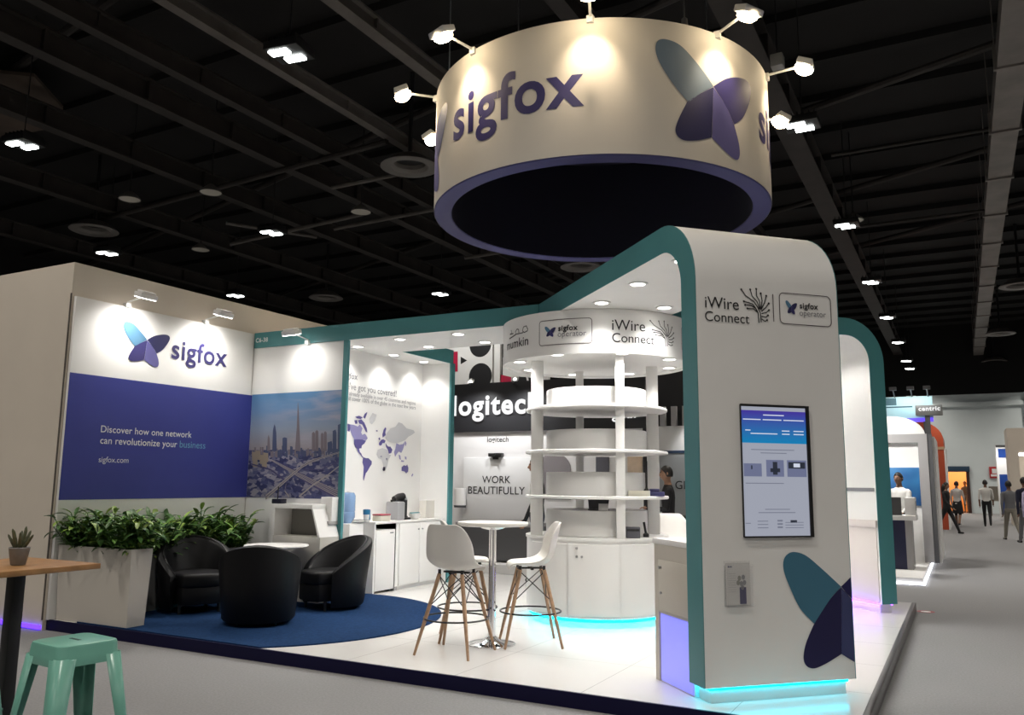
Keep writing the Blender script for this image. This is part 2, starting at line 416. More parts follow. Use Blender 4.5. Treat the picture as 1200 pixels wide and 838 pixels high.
vis = [(-8.8, 8.95, 'large twin floodlight at upper left, between two pale girders'), (-16.02, 9.2, 'twin floodlight at the far left edge of the ceiling'), (-15.85, 15.85, 'twin floodlight above the teal fascia corner'), (-21.7, 15.2, 'floodlight just above the left corner of the cream partition'),
       (-15.8, 24.0, 'small distant twin floodlight left of the drum rim'), (-8.8, 22.2, 'floodlight hidden behind the drum, middle row')]
for x, y, lab in vis: dup(FL, (x, y, 8), 0.15, lab, 'hall floodlights')
for x in (-22.6, -15.8, -8.8, -2.2, 4.5, 11.2):      # the rest of the hall's grid, beside and behind the view
    for y in (-10.5, -4, 2.4):
        dup(FL, (x, y, 8), 0, 'hall floodlight of the ceiling grid out of view', 'hall floodlights out of view')
for x in (4.5, 11.2):
    for y in (9, 15.5, 22, 28.7, 35.2, 41.7): dup(FL, (x, y, 8), 0, 'hall floodlight of the ceiling grid out of view', 'hall floodlights out of view')
for x, y in ((-22.6, 9), (-15.8, 30), (-8.8, 28.7), (-8.8, 41), (-15.8, 41), (-22.6, 30), (-22.6, 21), (-8.8, 50), (4.5, 48.2), (11.2, 48.2), (4.5, 51.5), (-2.2, 51.5)): dup(FL, (x, y, 8), 0, 'hall floodlight of the ceiling grid out of view', 'hall floodlights out of view')  # far-end lamps in this list are added to brighten the far wall
# unlit dish lamps by the drum
for px, py, lab in ((247, 226, 'pale unlit dish lamp left of centre under the dark ceiling'), (152, 234, 'faint dish lamp at left under the dark ceiling'), (235, 293, 'pale disc lamp above the cream partition'), (423, 249, 'pale disc lamp between the girders left of the drum'), (1000, 259, 'round dish lamp beside the second aisle floodlight')):
    q = G(px, py, 8.3); b = MB(); t = thing('dish_lamp', lab, 'ceiling light', (q[0], q[1], 8.3), 0, 'dish lamps')
    b.lathe([(.26, 8.3), (.25, 8.34), (.12, 8.46), (.05, 8.52), (.001, 8.52)], (q[0], q[1]), 20); b.build('shade', DIFM, t)
    b = MB(); b.lathe([(.245, 8.31), (.001, 8.31)], (q[0], q[1]), 20); b.build('glass', mat('dish_glass', (.6, .57, .5), .3), t)
    b = MB(); b.tube([(q[0], q[1], 8.5), (q[0], q[1], 10.80)], .015, 6); b.build('rod', BLACK, t)

q = G(911, 73, 8.3); t = thing('square_lamp', 'small grey square lamp housing right of the hanging drum', 'ceiling light', (q[0], q[1], 8.2))
MB().box(q[0] - .10, q[0] + .10, q[1] - .10, q[1] + .10, 8.2, 8.42).build('housing', mat('lamp_housing_grey', (.30, .30, .28), .5), t, bevel=.02)
b = MB(); b.tube([(q[0], q[1], 8.42), (q[0], q[1], 10.80)], .012, 6); b.build('rod', BLACK, t)

# ================================================================== THE STAND
PZ = 0.10
CX, CY = -3.475, 8.40            # centre of the round display tower
# platform
FLOORW = mat('white_floor_tiles', (0.66, 0.65, 0.63), 0.22)
nt = FLOORW.node_tree; bs = nt.nodes['Principled BSDF']
tc = nt.nodes.new('ShaderNodeTexCoord'); br = nt.nodes.new('ShaderNodeTexBrick')
br.inputs['Color1'].default_value = (.73, .72, .70, 1); br.inputs['Color2'].default_value = (.72, .71, .69, 1); br.inputs['Mortar'].default_value = (.40, .395, .385, 1)
br.inputs['Scale'].default_value = 1.0; br.inputs['Mortar Size'].default_value = .003; br.inputs['Brick Width'].default_value = 1.0; br.inputs['Row Height'].default_value = 1.0; br.offset = 0
nt.links.new(tc.outputs['Object'], br.inputs['Vector']); nt.links.new(br.outputs['Color'], bs.inputs['Base Color'])
pl = thing('platform', 'low white tiled platform with navy front edge under the whole stand', 'platform', (-4.35, 8.36, 0))
X0, X1, Y0, Y1 = -8.12, -0.60, 5.37, 11.42
MB().box(X0 + .01, X1 - .03, Y0 + .01, Y1, .006, PZ).build('deck', FLOORW, pl)
MB().box(X0, X1, Y0 - .012, Y0 + .01, .0, PZ + .002).build('front_edge', mat('navy_edge', (.007, .006, .036), .5, spec=.15), pl)
MB().box(X1 - .03, X1 + .015, Y0 - .012, Y1 + .01, 0, PZ + .006).build('side_edge', mat('grey_metal_edge', (.13, .125, .125), .35, .6), pl, bevel=.004)
# round rug, cut straight along the platform front
RC, RR_ = (-6.48, 6.72), 1.80
rb = MB(); pts = [(RC[0] + RR_ * math.cos(a), max(Y0 + .012, RC[1] + RR_ * math.sin(a))) for a in np.linspace(0, 2 * PI, 120, endpoint=False)]
pts = [(max(p[0], X0 + .02), p[1]) for p in pts]
rb.prism(pts, ((0, 0, PZ), (1, 0, 0), (0, 1, 0), (0, 0, 1)), .012)
RUG = mat('blue_rug', (0.013, 0.036, 0.098), 0.95, noise=0.22, nscale=40, spec=.05)
tag(recenter(rb.build('rug', RUG), (RC[0], RC[1], PZ)), 'round dark blue rug under the black armchairs, cut along the platform front', 'rug')
RZ = PZ + .012

# neighbouring cream partition behind and beside the stand
pw = thing('cream_partition', 'tall plain cream partition wall behind the stand at far left', 'partition', (-9.5, 5.2, 0))
b = MB(); b.box(-8.24, -8.125, 5.32, 9.4, .0, 3.755); b.box(-13.5, -8.24, 5.32, 5.42, .05, 3.755); b.build('panel', BEIGE, pw)
b = MB(); b.box(-8.137, -8.122, 5.312, 5.322, .1, 3.42); b.build('seam_strip', mat('seam_shadow_gap', (.10, .085, .07), .8), pw)
MB().box(-13.5, -8.14, 5.295, 5.32, .01, .05).build('light_strip', BLUEL, pw)

# display wall with the winged mark
BW = thing('display_wall', 'white and navy graphics wall with winged logo at left, above the planters', 'display wall', (-8.1, 6.6, PZ))
bx = -8.08
MB().box(bx - .04, bx, 5.345, 7.86, PZ, 3.39).build('panel', WHITE_M, BW, bevel=.003)
MB().box(bx, bx + .004, 5.345, 7.875, 1.275, 2.58).build('navy_band', NAVY, BW)
mX = lambda u, v: (bx + .006, u, v)
b = MB(); q0 = onX(144, 392, bx); q1 = onX(194, 404, bx); zt = onX(150, 377, bx)[2]; zb = onX(178, 430, bx)[2]
put_wings(b, mX, q0[1], q1[1] + .05, zb, zt)
b.build('winged_logo', [SKYB, INDIGO, INK, PURP], BW)
b = MB(); put_text(b, 'sigfox', mX, onX(200.5, 417, bx)[1], onX(265.5, 425, bx)[1], onX(201, 419, bx)[2] - .005, bold=.018)
b.build('wordmark', INDIGO, BW)
b = MB(); mX2 = lambda u, v: (bx + .007, u, v)
put_text(b, 'Discover how one network', mX2, onX(117.6, 506, bx)[1], onX(224, 512, bx)[1], onX(117.6, 506.4, bx)[2], 0, .006)
put_text(b, 'can revolutionize your', mX2, onX(116.7, 520, bx)[1], onX(207, 523, bx)[1], onX(116.7, 519.8, bx)[2], 0, .006)
put_text(b, 'business', mX2, onX(210, 524, bx)[1], onX(240, 525, bx)[1], onX(116.7, 519.8, bx)[2], 1)
put_text(b, 'sigfox.com', mX2, onX(115, 541, bx)[1], onX(150, 541, bx)[1], onX(115, 541.6, bx)[2], 0)
b.build('slogan', [TXTW, TXTB], BW)

# arm spots over the graphics walls
def arm_spot(base, dirv, lab, power=P_ARM, cat='spotlight', down=.25):
    base = Vector(base); dv = Vector(dirv).normalized()
    t = thing('arm_spotlight', lab, cat, tuple(base), 0, 'arm spotlights on the graphics walls')
    tip = base + dv * .30 + Vector((0, 0, .07))
    b = MB(); b.tube([base, base + Vector((0, 0, .03)), tip], .008, 8); b.box(base.x - .03, base.x + .03, base.y - .03, base.y + .03, base.z - .03, base.z + .02); b.build('arm', WHITE, t)
    side = dv.cross(Vector((0, 0, 1))); aim = (base - dv * .02 - Vector((0, 0, .95)) - tip).normalized()
    up = side.cross(aim)
    R = Matrix((side, up, -aim)).transposed()
    b = MB(); b.box(-.11, .11, -.065, .065, -.025, .03); b.box(-.09, .09, -.05, .05, .03, .055)
    b.v = [tuple(R @ Vector(p) + tip) for p in b.v]; b.build('head', WHITE, t, bevel=.01)
    b = MB(); b.box(-.10, .10, -.055, .055, -.029, -.0255); b.v = [tuple(R @ Vector(p) + tip) for p in b.v]; b.build('lens', LAMP, t)
    lamp('spot_lamp', 'SPOT', tip + aim * .05, tip + aim * 1.0, power, (1, .97, .92), .05, 150, 1.0, t)
    return t
arm_spot((bx + .0, 5.95, 3.41), (1, 0, 0), 'white arm spotlight above the winged logo, left one of two')
arm_spot((bx + .0, 7.05, 3.41), (1, 0, 0), 'white arm spotlight above the end of the wall wordmark, near the corner')

# city wall and the roof beam above it
YC = 7.88
CW = thing('city_wall', 'white wall panel with a printed city skyline, in the stand corner', 'display wall', (-7.3, 7.95, PZ))
MB().box(bx - .02, -6.52, YC + .001, YC + .04, PZ, 3.2).build('panel', WHITE_M, CW)
MB().box(-6.585, -6.515, YC - .01, YC + .03, PZ, 3.2).build('corner_post', TEAL, CW)
# the printed skyline: sky, city floor, towers and roads as flat inks
SK = mat('skyline_sky_print', (.3, .4, .6), .5); nt = SK.node_tree; bs = nt.nodes['Principled BSDF']
tc = nt.nodes.new('ShaderNodeTexCoord'); sp = nt.nodes.new('ShaderNodeSeparateXYZ'); nt.links.new(tc.outputs['Generated'], sp.inputs[0])
cr = nt.nodes.new('ShaderNodeValToRGB'); cr.color_ramp.elements[0].position = 0.0; cr.color_ramp.elements[0].color = (.34, .30, .30, 1)
cr.color_ramp.elements[1].position = 1.0; cr.color_ramp.elements[1].color = (.08, .22, .42, 1)
e = cr.color_ramp.elements.new(.35); e.color = (.28, .33, .42, 1); e = cr.color_ramp.elements.new(.7); e.color = (.15, .27, .46, 1)
nz = nt.nodes.new('ShaderNodeTexNoise'); nz.inputs['Scale'].default_value = 2.2; nz.inputs['Detail'].default_value = 5
mp = nt.nodes.new('ShaderNodeMapping'); mp.inputs['Rotation'].default_value = (0, .5, 0); mp.inputs['Scale'].default_value = (1, 1, 2.6)
nt.links.new(tc.outputs['Generated'], mp.inputs[0]); nt.links.new(mp.outputs[0], nz.inputs['Vector'])
ad = nt.nodes.new('ShaderNodeMath'); ad.operation = 'MULTIPLY'; rp = nt.nodes.new('ShaderNodeValToRGB')
rp.color_ramp.elements[0].position = .48; rp.color_ramp.elements[1].position = .72
nt.links.new(nz.outputs['Fac'], rp.inputs['Fac']); nt.links.new(rp.outputs['Color'], ad.inputs[0]); nt.links.new(sp.outputs[0], ad.inputs[1])
mx = nt.nodes.new('ShaderNodeMixRGB'); mx.inputs[2].default_value = (.44, .40, .47, 1)
nt.links.new(sp.outputs[2], cr.inputs['Fac']); nt.links.new(cr.outputs[0], mx.inputs[1]); nt.links.new(ad.outputs[0], mx.inputs[0]); nt.links.new(mx.outputs[0], bs.inputs['Base Color'])
GR = mat('skyline_ground_print', (.1, .1, .2), .5); nt = GR.node_tree; bs = nt.nodes['Principled BSDF']
tc = nt.nodes.new('ShaderNodeTexCoord'); vo = nt.nodes.new('ShaderNodeTexVoronoi'); vo.inputs['Scale'].default_value = 13; vo.distance = 'MANHATTAN'
mp = nt.nodes.new('ShaderNodeMapping'); mp.inputs['Scale'].default_value = (1.0, 1, 2.2); mp.inputs['Rotation'].default_value = (0, .3, 0)
nt.links.new(tc.outputs['Object'], mp.inputs[0]); nt.links.new(mp.outputs[0], vo.inputs['Vector'])
r1 = nt.nodes.new('ShaderNodeValToRGB'); r1.color_ramp.interpolation = 'LINEAR'
r1.color_ramp.elements[0].color = (.025, .03, .11, 1); r1.color_ramp.elements[1].color = (.36, .34, .38, 1)
e = r1.color_ramp.elements.new(.45); e.color = (.075, .085, .20, 1)
sp2 = nt.nodes.new('ShaderNodeSeparateColor'); nt.links.new(vo.outputs['Color'], sp2.inputs[0])
nt.links.new(sp2.outputs[0], r1.inputs['Fac']); nt.links.new(r1.outputs[0], bs.inputs['Base Color'])
cx0, cx1, cz0, cz1 = bx + .004, -6.59, 1.275, 2.59
zh = onY(350, 525, YC)[2]
MB().box(cx0, cx1, YC - .003, YC, zh - .02, cz1).build('skyline_sky', SK, CW)
MB().box(cx0, cx1, YC - .003, YC, cz0, zh - .02).build('skyline_city', GR, CW)
C_T = mat('tower_print_blue', (.07, .09, .17), .5); C_T2 = mat('tower_print_grey', (.20, .17, .19), .5); C_R = mat('road_print', (.40, .36, .33), .5); C_RD = mat('road_print_violet', (.075, .07, .17), .5); C_V = mat('villa_print', (.33, .27, .20), .5)
K = 790 / 132.0
cm = lambda zx, zy: (lambda q: (q[0], q[2]))(onY(284 + zx / K, 450 + zy / K, YC))
mY = lambda off: (lambda u, v: (u, YC - .004 - off, v))
b = MB()
_n = [0]
def tw(pts, mi, off=.0):
    _n[0] += 1; put_poly(b, [cm(*p) for p in pts], mY(off + _n[0] * 2e-5), mi)
rng = random.Random(3)
for k in range(46):      # low blocks along the skyline
    x = 70 + k * 14 + rng.uniform(-4, 4); wv = rng.uniform(8, 16); h = rng.uniform(14, 55); y = 470 + rng.uniform(-6, 18)
    if x + wv < 705: tw([(x, y + 30), (x + wv, y + 30), (x + wv, y - h + 20), (x, y - h + 20)], rng.choice([0, 0, 1]), .0)
tw([(372, 470), (378, 380), (384, 300), (388, 200), (391, 130), (394, 130), (398, 200), (402, 300), (406, 380), (410, 470)], 1, .001)
tw([(212, 470), (216, 330), (222, 300), (228, 282), (234, 300), (240, 340), (244, 470)], 0, .001)
tw([(176, 470), (180, 380), (187, 355), (194, 380), (198, 470)], 1, .001)
tw([(284, 470), (284, 380), (298, 374), (316, 380), (316, 470)], 0, .001)
for x0, x1, y in ((490, 512, 335), (514, 536, 322), (553, 572, 340), (574, 594, 330)): tw([(x0, 470), (x0, y + 12), ((x0 + x1) / 2, y), (x1, y + 12), (x1, 470)], 1, .001)
for x0, x1, y in ((636, 662, 320), (672, 700, 278), (600, 634, 400)): tw([(x0, 480), (x0, y + 10), (x1 - 6, y), (x1, y + 20), (x1, 480)], 0, .001)
for x, y in ((70, 480), (95, 470), (125, 500), (150, 485), (75, 520), (140, 530)): tw([(x, y + 60), (x + 34, y + 64), (x + 34, y), (x, y - 4)], 4, .001)
def road(pts, w0, w1, mi, off):
    P = [cm(*p) for p in pts]; n = len(P)
    for i in range(n - 1):
        wa = w0 + (w1 - w0) * i / (n - 1); wb = w0 + (w1 - w0) * (i + 1) / (n - 1)
        (xa, ya), (xb, yb) = pts[i], pts[i + 1]
        tw([(xa, ya - wa), (xb, yb - wb), (xb, yb + wb), (xa, ya + wa)], mi, off)
road([(210, 535), (300, 580), (400, 640), (520, 705), (692, 790)], 8, 34, 3, .0012)
for o_ in (-.7, -.25, .25, .7): road([(210, 535 + 6 * o_), (400, 640 + 18 * o_), (692, 782 + 30 * o_)], 1.2, 3, 2, .0014)
road([(165, 795), (230, 742), (330, 655), (420, 580), (500, 535), (690, 478)], 16, 5, 2, .0016)
road([(165, 795), (230, 742), (330, 655), (420, 580), (500, 535), (690, 478)], 3, 1.5, 3, .0018)
road([(310, 700), (300, 750), (330, 790)], 5, 8, 2, .0014); road([(400, 790), (490, 715), (600, 640), (690, 570)], 7, 4, 2, .0013)
road([(60, 560), (200, 600), (320, 690)], 4, 9, 3, .0011); road([(430, 600), (560, 600), (690, 540)], 4, 4, 3, .0011)
b.build('skyline_print', [C_T, C_T2, C_R, C_RD, C_V], CW)

# roof beam: white board, teal fascia, recessed lights
def downlight(parent, x, y, z, power=P_DOWN, ang=125, r=.065):
    b = MB(); b.lathe([(r + .022, z + .001), (r + .022, z - .008), (r, z - .010), (r - .004, z - .003)], (x, y), 24); b.lathe([(r - .003, z - .004), (.0005, z - .004)], (x, y), 24, 1)
    b.build('downlight', [WHITE, LAMP], parent)
    lamp('downlight_lamp', 'SPOT', (x, y, z - .03), (x, y, 0), power, (1, .975, .94), .05, ang, .7, parent)
RBm = thing('roof_beam', 'flat white roof beam with teal fascia over the city wall', 'roof beam', (-6, 8.4, 3.2))
b = MB(); b.box(bx - .02, -3.0, YC, 8.94, 3.2, 3.4); b.build('board', WHITE_M, RBm)
MB().box(bx, -3.915, YC - .016, YC, 3.2, 3.4).build('fascia', TEAL, RBm)
b = MB(); mF = lambda u, v: (u, YC - .018, v)
put_text(b, 'C6-38', mF, onY(301, 400, YC)[0], onY(315, 399, YC)[0], onY(301, 400, YC)[2] - .02, bold=.02); b.build('stand_number', TXTW, RBm)
for x in (-5.90, -5.07):
    for y in (8.09, 8.71): downlight(RBm, x, y, 3.2)
# small round wall-washer visible over the print
b = MB(); 
arm_spot((-7.15, YC - .02, 3.215), (0, -1, 0), 'white arm spotlight over the printed city skyline', 22)

# pantry alcove
AX, AY, AM = -6.47, 10.12, -6.95
AL = thing('pantry_alcove', 'white open pantry booth with world map wall and teal edges', 'alcove', (-6.7, 9.0, PZ))
MB().box(AM - .08, AM, 7.98, AY + .08, PZ, 3.4).build('map_wall', WHITE_M, AL)
b = MB(); b.box(AM, AX, AY, AY + .08, PZ, 3.2); b.build('end_wall', WHITE_M, AL)
MB().box(AX, AX + .03, AY - .01, AY + .09, PZ, 3.2).build('end_post', TEAL, AL)
MB().box(AM - .08, AX - .012, 8.942, AY + .08, 3.2, 3.4).build('ceiling_board', WHITE_M, AL)
MB().box(AX - .012, AX + .004, 8.942, AY + .08, 3.2, 3.4).build('fascia', TEAL, AL)
for y in (8.33, 9.10, 9.82): downlight(AL, -6.73, y, 3.2, P_DOWN * .5)
# map artwork on the back wall
mM = lambda u, v: (AM + .004, u, v)
K8 = 628 / 120.0
mq = lambda zx, zy: (lambda q: (q[1], q[2]))(onX(400 + zx / K8, 420 + zy / K8, AM))
MAPD = mat('map_dark_violet', (.10, .085, .27), .5); MAPM = mat('map_mid_violet', (.27, .25, .47), .5); MAPL = mat('map_pale_grey', (.58, .58, .60), .5)
b = MB()
def land(pts, mi): put_poly(b, [mq(*p) for p in pts], mM, mi)
land([(36, 400), (52, 405), (56, 425), (48, 450), (36, 445)], 0)
land([(52, 405), (75, 408), (100, 418), (112, 405), (128, 430), (120, 455), (128, 470), (140, 462), (150, 470), (160, 490), (150, 503), (128, 498), (100, 497), (78, 498), (62, 470), (52, 440)], 1)
land([(76, 498), (100, 496), (128, 498), (150, 505), (140, 522), (124, 535), (122, 552), (112, 552), (100, 560), (84, 545), (76, 525)], 0)
land([(96, 556), (108, 556), (112, 575), (120, 582), (126, 598), (134, 606), (128, 610), (112, 588), (100, 572)], 0)
land([(132, 606), (150, 612), (165, 612), (186, 632), (184, 650), (172, 668), (160, 690), (148, 706), (142, 728), (136, 752), (132, 740), (134, 700), (136, 665), (128, 640), (130, 620)], 0)
land([(100, 380), (122, 375), (140, 395), (155, 430), (158, 455), (148, 450), (138, 428), (126, 405), (108, 400)], 0)
land([(78, 380), (96, 378), (98, 400), (84, 402)], 0); land([(84, 358), (108, 352), (130, 362), (118, 372), (94, 368)], 0); land([(132, 362), (142, 340), (158, 328), (154, 345), (144, 370)], 0)
land([(170, 370), (190, 335), (215, 345), (205, 380), (186, 405), (174, 395)], 2)
land([(212, 440), (222, 442), (220, 450), (212, 448)], 0)
land([(250, 468), (258, 438), (268, 422), (274, 430), (268, 455), (272, 470), (262, 478), (252, 486)], 0)
land([(232, 515), (244, 500), (256, 496), (270, 505), (264, 520), (250, 520), (246, 532), (234, 536), (228, 526)], 0)
land([(226, 490), (234, 484), (238, 498), (230, 502)], 0)
land([(276, 460), (300, 430), (330, 420), (350, 392), (372, 400), (400, 430), (440, 440), (450, 455), (430, 470), (410, 480), (392, 500), (370, 510), (346, 518), (320, 520), (300, 515), (284, 505), (270, 490)], 2)
land([(270, 520), (284, 540), (300, 542), (312, 560), (304, 582), (290, 585), (284, 562), (272, 540)], 0)
land([(336, 520), (356, 530), (378, 525), (392, 505), (386, 530), (376, 560), (366, 580), (350, 572), (336, 590), (328, 605), (322, 575), (330, 555)], 1)
land([(392, 508), (398, 520), (394, 540), (388, 530)], 1)
land([(214, 590), (222, 560), (250, 550), (280, 560), (292, 590), (304, 592), (288, 622), (280, 660), (268, 690), (256, 690), (254, 650), (246, 620), (226, 612)], 2)
land([(254, 668), (268, 664), (268, 684), (258, 692), (252, 684)], 0); land([(238, 598), (248, 598), (248, 606), (238, 606)], 0); land([(272, 612), (282, 612), (282, 624), (274, 624)], 0)
land([(368, 668), (382, 655), (396, 660), (402, 650), (410, 672), (408, 695), (396, 706), (386, 694), (368, 690)], 0)
land([(350, 590), (360, 596), (364, 622), (354, 618)], 1); land([(366, 624), (384, 628), (380, 636), (364, 634)], 1); land([(388, 600), (398, 606), (398, 622), (388, 616)], 1); land([(428, 718), (436, 705), (440, 712), (432, 728)], 1)
b.build('world_map', [MAPD, MAPM, MAPL], AL)
b = MB()
def mtxt(s, a, c, m=0, bold=0.0):
    p = onX(*a, AM); q = onX(*c, AM); put_text(b, s, mM, p[1], q[1], (p[2] + q[2]) / 2, m, bold)
zz = lambda x, y: (403 + x / 12.0, 430 + y / 12.0)
mtxt('sigfox', zz(-10, 158), zz(188, 172), 1, .015)
mtxt("We've got you covered!", zz(-60, 310), zz(735, 405), 1)
mtxt('Sigfox is already available in over 45 countries and regions', zz(-120, 380), zz(1005, 530), 1)
mtxt('and it will cover 100% of the globe in the next few years', zz(-120, 455), zz(1005, 590), 1)
b.build('map_text', [INDIGO, TXTG], AL)

# ------------------------------------------------------------------ arches
def arch(name, label, corner, du, dv, smax, side_smax, right_side=True):
    """bent board: corner = outer near corner on the ground, du = along the width, dv = inward along the span"""
    W_, T, H, Ro, Ri = 1.142, .20, 3.4, .5, .30
    du = Vector((*du, 0)); dv = Vector((*dv, 0)); c = Vector((*corner, 0))
    t = thing(name, label, 'arch', (corner[0] + .571 * du.x + .1 * dv.x, corner[1] + .571 * du.y + .1 * dv.y, PZ))
    def prof(sm, zt=0.0):
        P = [(0, .2)]
        for k in range(13):
            a = PI - PI / 2 * k / 12; P.append((Ro + Ro * math.cos(a), H - zt - Ro + Ro * math.sin(a)))
        P += [(sm, H - zt), (sm, H - T + zt)]
        for k in range(13):
            a = PI / 2 + PI / 2 * k / 12; P.append((T + Ri + Ri * math.cos(a), H - T + zt - Ri + Ri * math.sin(a)))
        P.append((T, .2)); return P
    return t, prof, c, du, dv, W_, T
def arch_mesh(t, prof, c, du, dv, W_, zt, smax, side_l, side_r):
    P = prof(smax, zt); n = len(P)
    vs = []; 
    for wv in (0, W_):
        vs += [c + dv * p[0] + du * wv + Vector((0, 0, p[1])) for p in P]
    fs = []
    for i in range(n):
        j = (i + 1) % n; fs.append((i, j, n + j, n + i))
    b = MB(); b.add(vs, fs, 0, True)
    b.add(vs[:n], [list(range(n))]); b.add(vs[n:], [list(range(n))])
    b.build('board', WHITE_M, t, sharp=30)
    for k, (sm, off) in enumerate(((side_l, -.006), (side_r, W_))):
        if sm:
            b = MB(); b.prism([(p[0], p[1]) for p in prof(sm, 0)], (c + du * off, dv, (0, 0, 1), du), .006); b.build('teal_edge', TEAL, t)
r2 = math.sqrt(.5)
TCOR = (-1.530, 5.495); TU = (r2, r2); TV = (-r2, r2)
AT = arch('arch_tower', 'tall white arch with teal edges and touch screen at the near corner', TCOR, TU, TV, 4.6, 3.37)
t, prof, c, du, dv, W_, TT = AT; TOWER = t
arch_mesh(t, prof, c, du, dv, W_, .002, 4.0, 3.37, 3.95)
WCOR = (-1.53, 11.215); WU = (r2, -r2); WV = (-r2, -r2)
AW = arch('arch_wing', 'white arch with teal edge behind the screen tower at right', WCOR, WU, WV, 4.6, 4.3)
t2, prof2, c2, du2, dv2, W2_, _ = AW
arch_mesh(t2, prof2, c2, du2, dv2, W2_, .004, 2.876, 2.87, 2.87)
for s_ in (.62, 1.42, 2.22):
    for o_ in (-.33, .33):
        q = Vector(c) + du * (W_ / 2 + o_) + dv * s_; downlight(TOWER, q.x, q.y, 3.201, P_DOWN * (.6 if s_ > 2 else .85))
        if True:
            q = Vector(c2) + du2 * (W_ / 2 + o_) + dv2 * s_; downlight(t2, q.x, q.y, 3.203, P_DOWN * .6)
def plinth(root, c, du, dv, col):
    b = MB(); ins = .055
    o = c + du * ins + dv * ins * .6
    b.prism([(0, 0), (W_ - 2 * ins, 0), (W_ - 2 * ins, TT - ins), (0, TT - ins)], (o + Vector((0, 0, PZ)), du, dv, (0, 0, 1)), .098); b.build('plinth', WHITE, root)
    b = MB(); e = .012
    b.prism([(-e, -e), (W_ - 2 * ins + e, -e), (W_ - 2 * ins + e, 0), (-e, 0)], (o + Vector((0, 0, .180)), du, dv, (0, 0, 1)), .018)
    b.prism([(-e, 0), (0, 0), (0, TT - ins), (-e, TT - ins)], (o + Vector((0, 0, .180)), du, dv, (0, 0, 1)), .018)
    b.prism([(0, TT - ins), (W_ - 2 * ins, TT - ins), (W_ - 2 * ins, TT - ins + e), (0, TT - ins + e)], (o + Vector((0, 0, .180)), du, dv, (0, 0, 1)), .018)
    b.build('light_strip', col, root)
plinth(TOWER, c, du, dv, CYAN); plinth(t2, c2, du2, dv2, VIO)
# tower front marks (plane through the front face)
def tpl(px, py):
    q = onPl(px, py, TCOR, (r2, -r2)); return ((q[0] - TCOR[0]) * r2 + (q[1] - TCOR[1]) * r2, q[2])
nrm = Vector((r2, -r2, 0))
def mT(off): return lambda u, v: tuple(c + du * u + nrm * off + Vector((0, 0, v)))
b = MB(); a0 = tpl(826, 359); a1 = tpl(865.5, 361)
put_text(b, 'iWire', mT(.003), a0[0], a1[0], a0[1] - .008, 0)
a0 = tpl(826, 374.5); a1 = tpl(878, 377)
put_text(b, 'Connect', mT(.003), a0[0], a1[0], a0[1] - .008, 0)
a0 = tpl(869, 377); a1 = tpl(900, 340); put_tree(b, mT(.003), a0[0], a1[0], a0[1], a1[1], 0, .008)
b.build('wire_logo', TXTK, TOWER)
b = MB(); a0 = tpl(906, 377); a1 = tpl(907, 345); b.add([mT(.003)(a0[0], a0[1]), mT(.003)(a0[0] + .006, a0[1]), mT(.003)(a0[0] + .006, a1[1]), mT(.003)(a0[0], a1[1])], [(0, 1, 2, 3)], 0)
a0 = tpl(914, 379); a1 = tpl(972.5, 348); stroke(b, rrect(a0[0], a1[0], a0[1], a1[1], .035), .006, mT(.003), 0, True); b.build('logo_frame', mat('dark_plum_ink', (.06, .035, .045), .5), TOWER)
def operator_logo(root, mapf, u0, u1, v0, v1):
    """small winged mark with the two words right of it, inside the frame u0..u1"""
    wv = u1 - u0; h = v1 - v0; b = MB()
    put_wings(b, mapf, u0 + .12 * wv, u0 + .34 * wv, v0 + .32 * h, v0 + .76 * h, (0, 1, 2, 3)); b.build('winged_mark', [SKYB, INK, INK, INDIGO], root)
    b = MB()
    put_text(b, 'sigfox', mapf, u0 + .39 * wv, u0 + .75 * wv, v0 + .54 * h, 0, .025)
    put_text(b, 'operator', mapf, u0 + .38 * wv, u0 + .90 * wv, v0 + .30 * h, 1)
    return b.build('operator_lettering', [TXTK, TXTG], root)
operator_logo(TOWER, mT(.003), a0[0], a1[0], a0[1], a1[1])
b = MB(); zz1 = lambda x, y: tpl(740 + x / 3.74, 614 + y / 3.74)
for pts, mi, shp in (([(665, 165), (680, 135), (712, 123), (765, 140), (840, 203), (918, 275), (868, 332), (800, 437), (738, 370), (692, 275), (668, 210)], 0, (5, 7)), ([(918, 277), (868, 332), (800, 437), (765, 520), (753, 585), (766, 622), (800, 633), (850, 613), (920, 570)], 1, (0, 2, 8))):
    P = [zz1(*p) for p in pts]; put_poly(b, corner_smooth(P, shp, 6), mT(.003), mi)
we = W_ - .001
put_poly(b, [zz1(918, 275), (we, zz1(963, 233)[1]), (we, zz1(968, 328)[1])], mT(.003), 2)
put_poly(b, [zz1(919, 279), (we, zz1(968, 330)[1]), (we, zz1(978, 606)[1]), zz1(920, 570)], mT(.003), 3)
b.build('winged_logo', [mat('teal_blue_print', (.055, .18, .27), .45), mat('deep_navy_print', (.010, .008, .065), .45), mat('deep_navy_print2', (.010, .008, .08), .45), mat('slate_blue_print', (.045, .055, .16), .45)], TOWER)
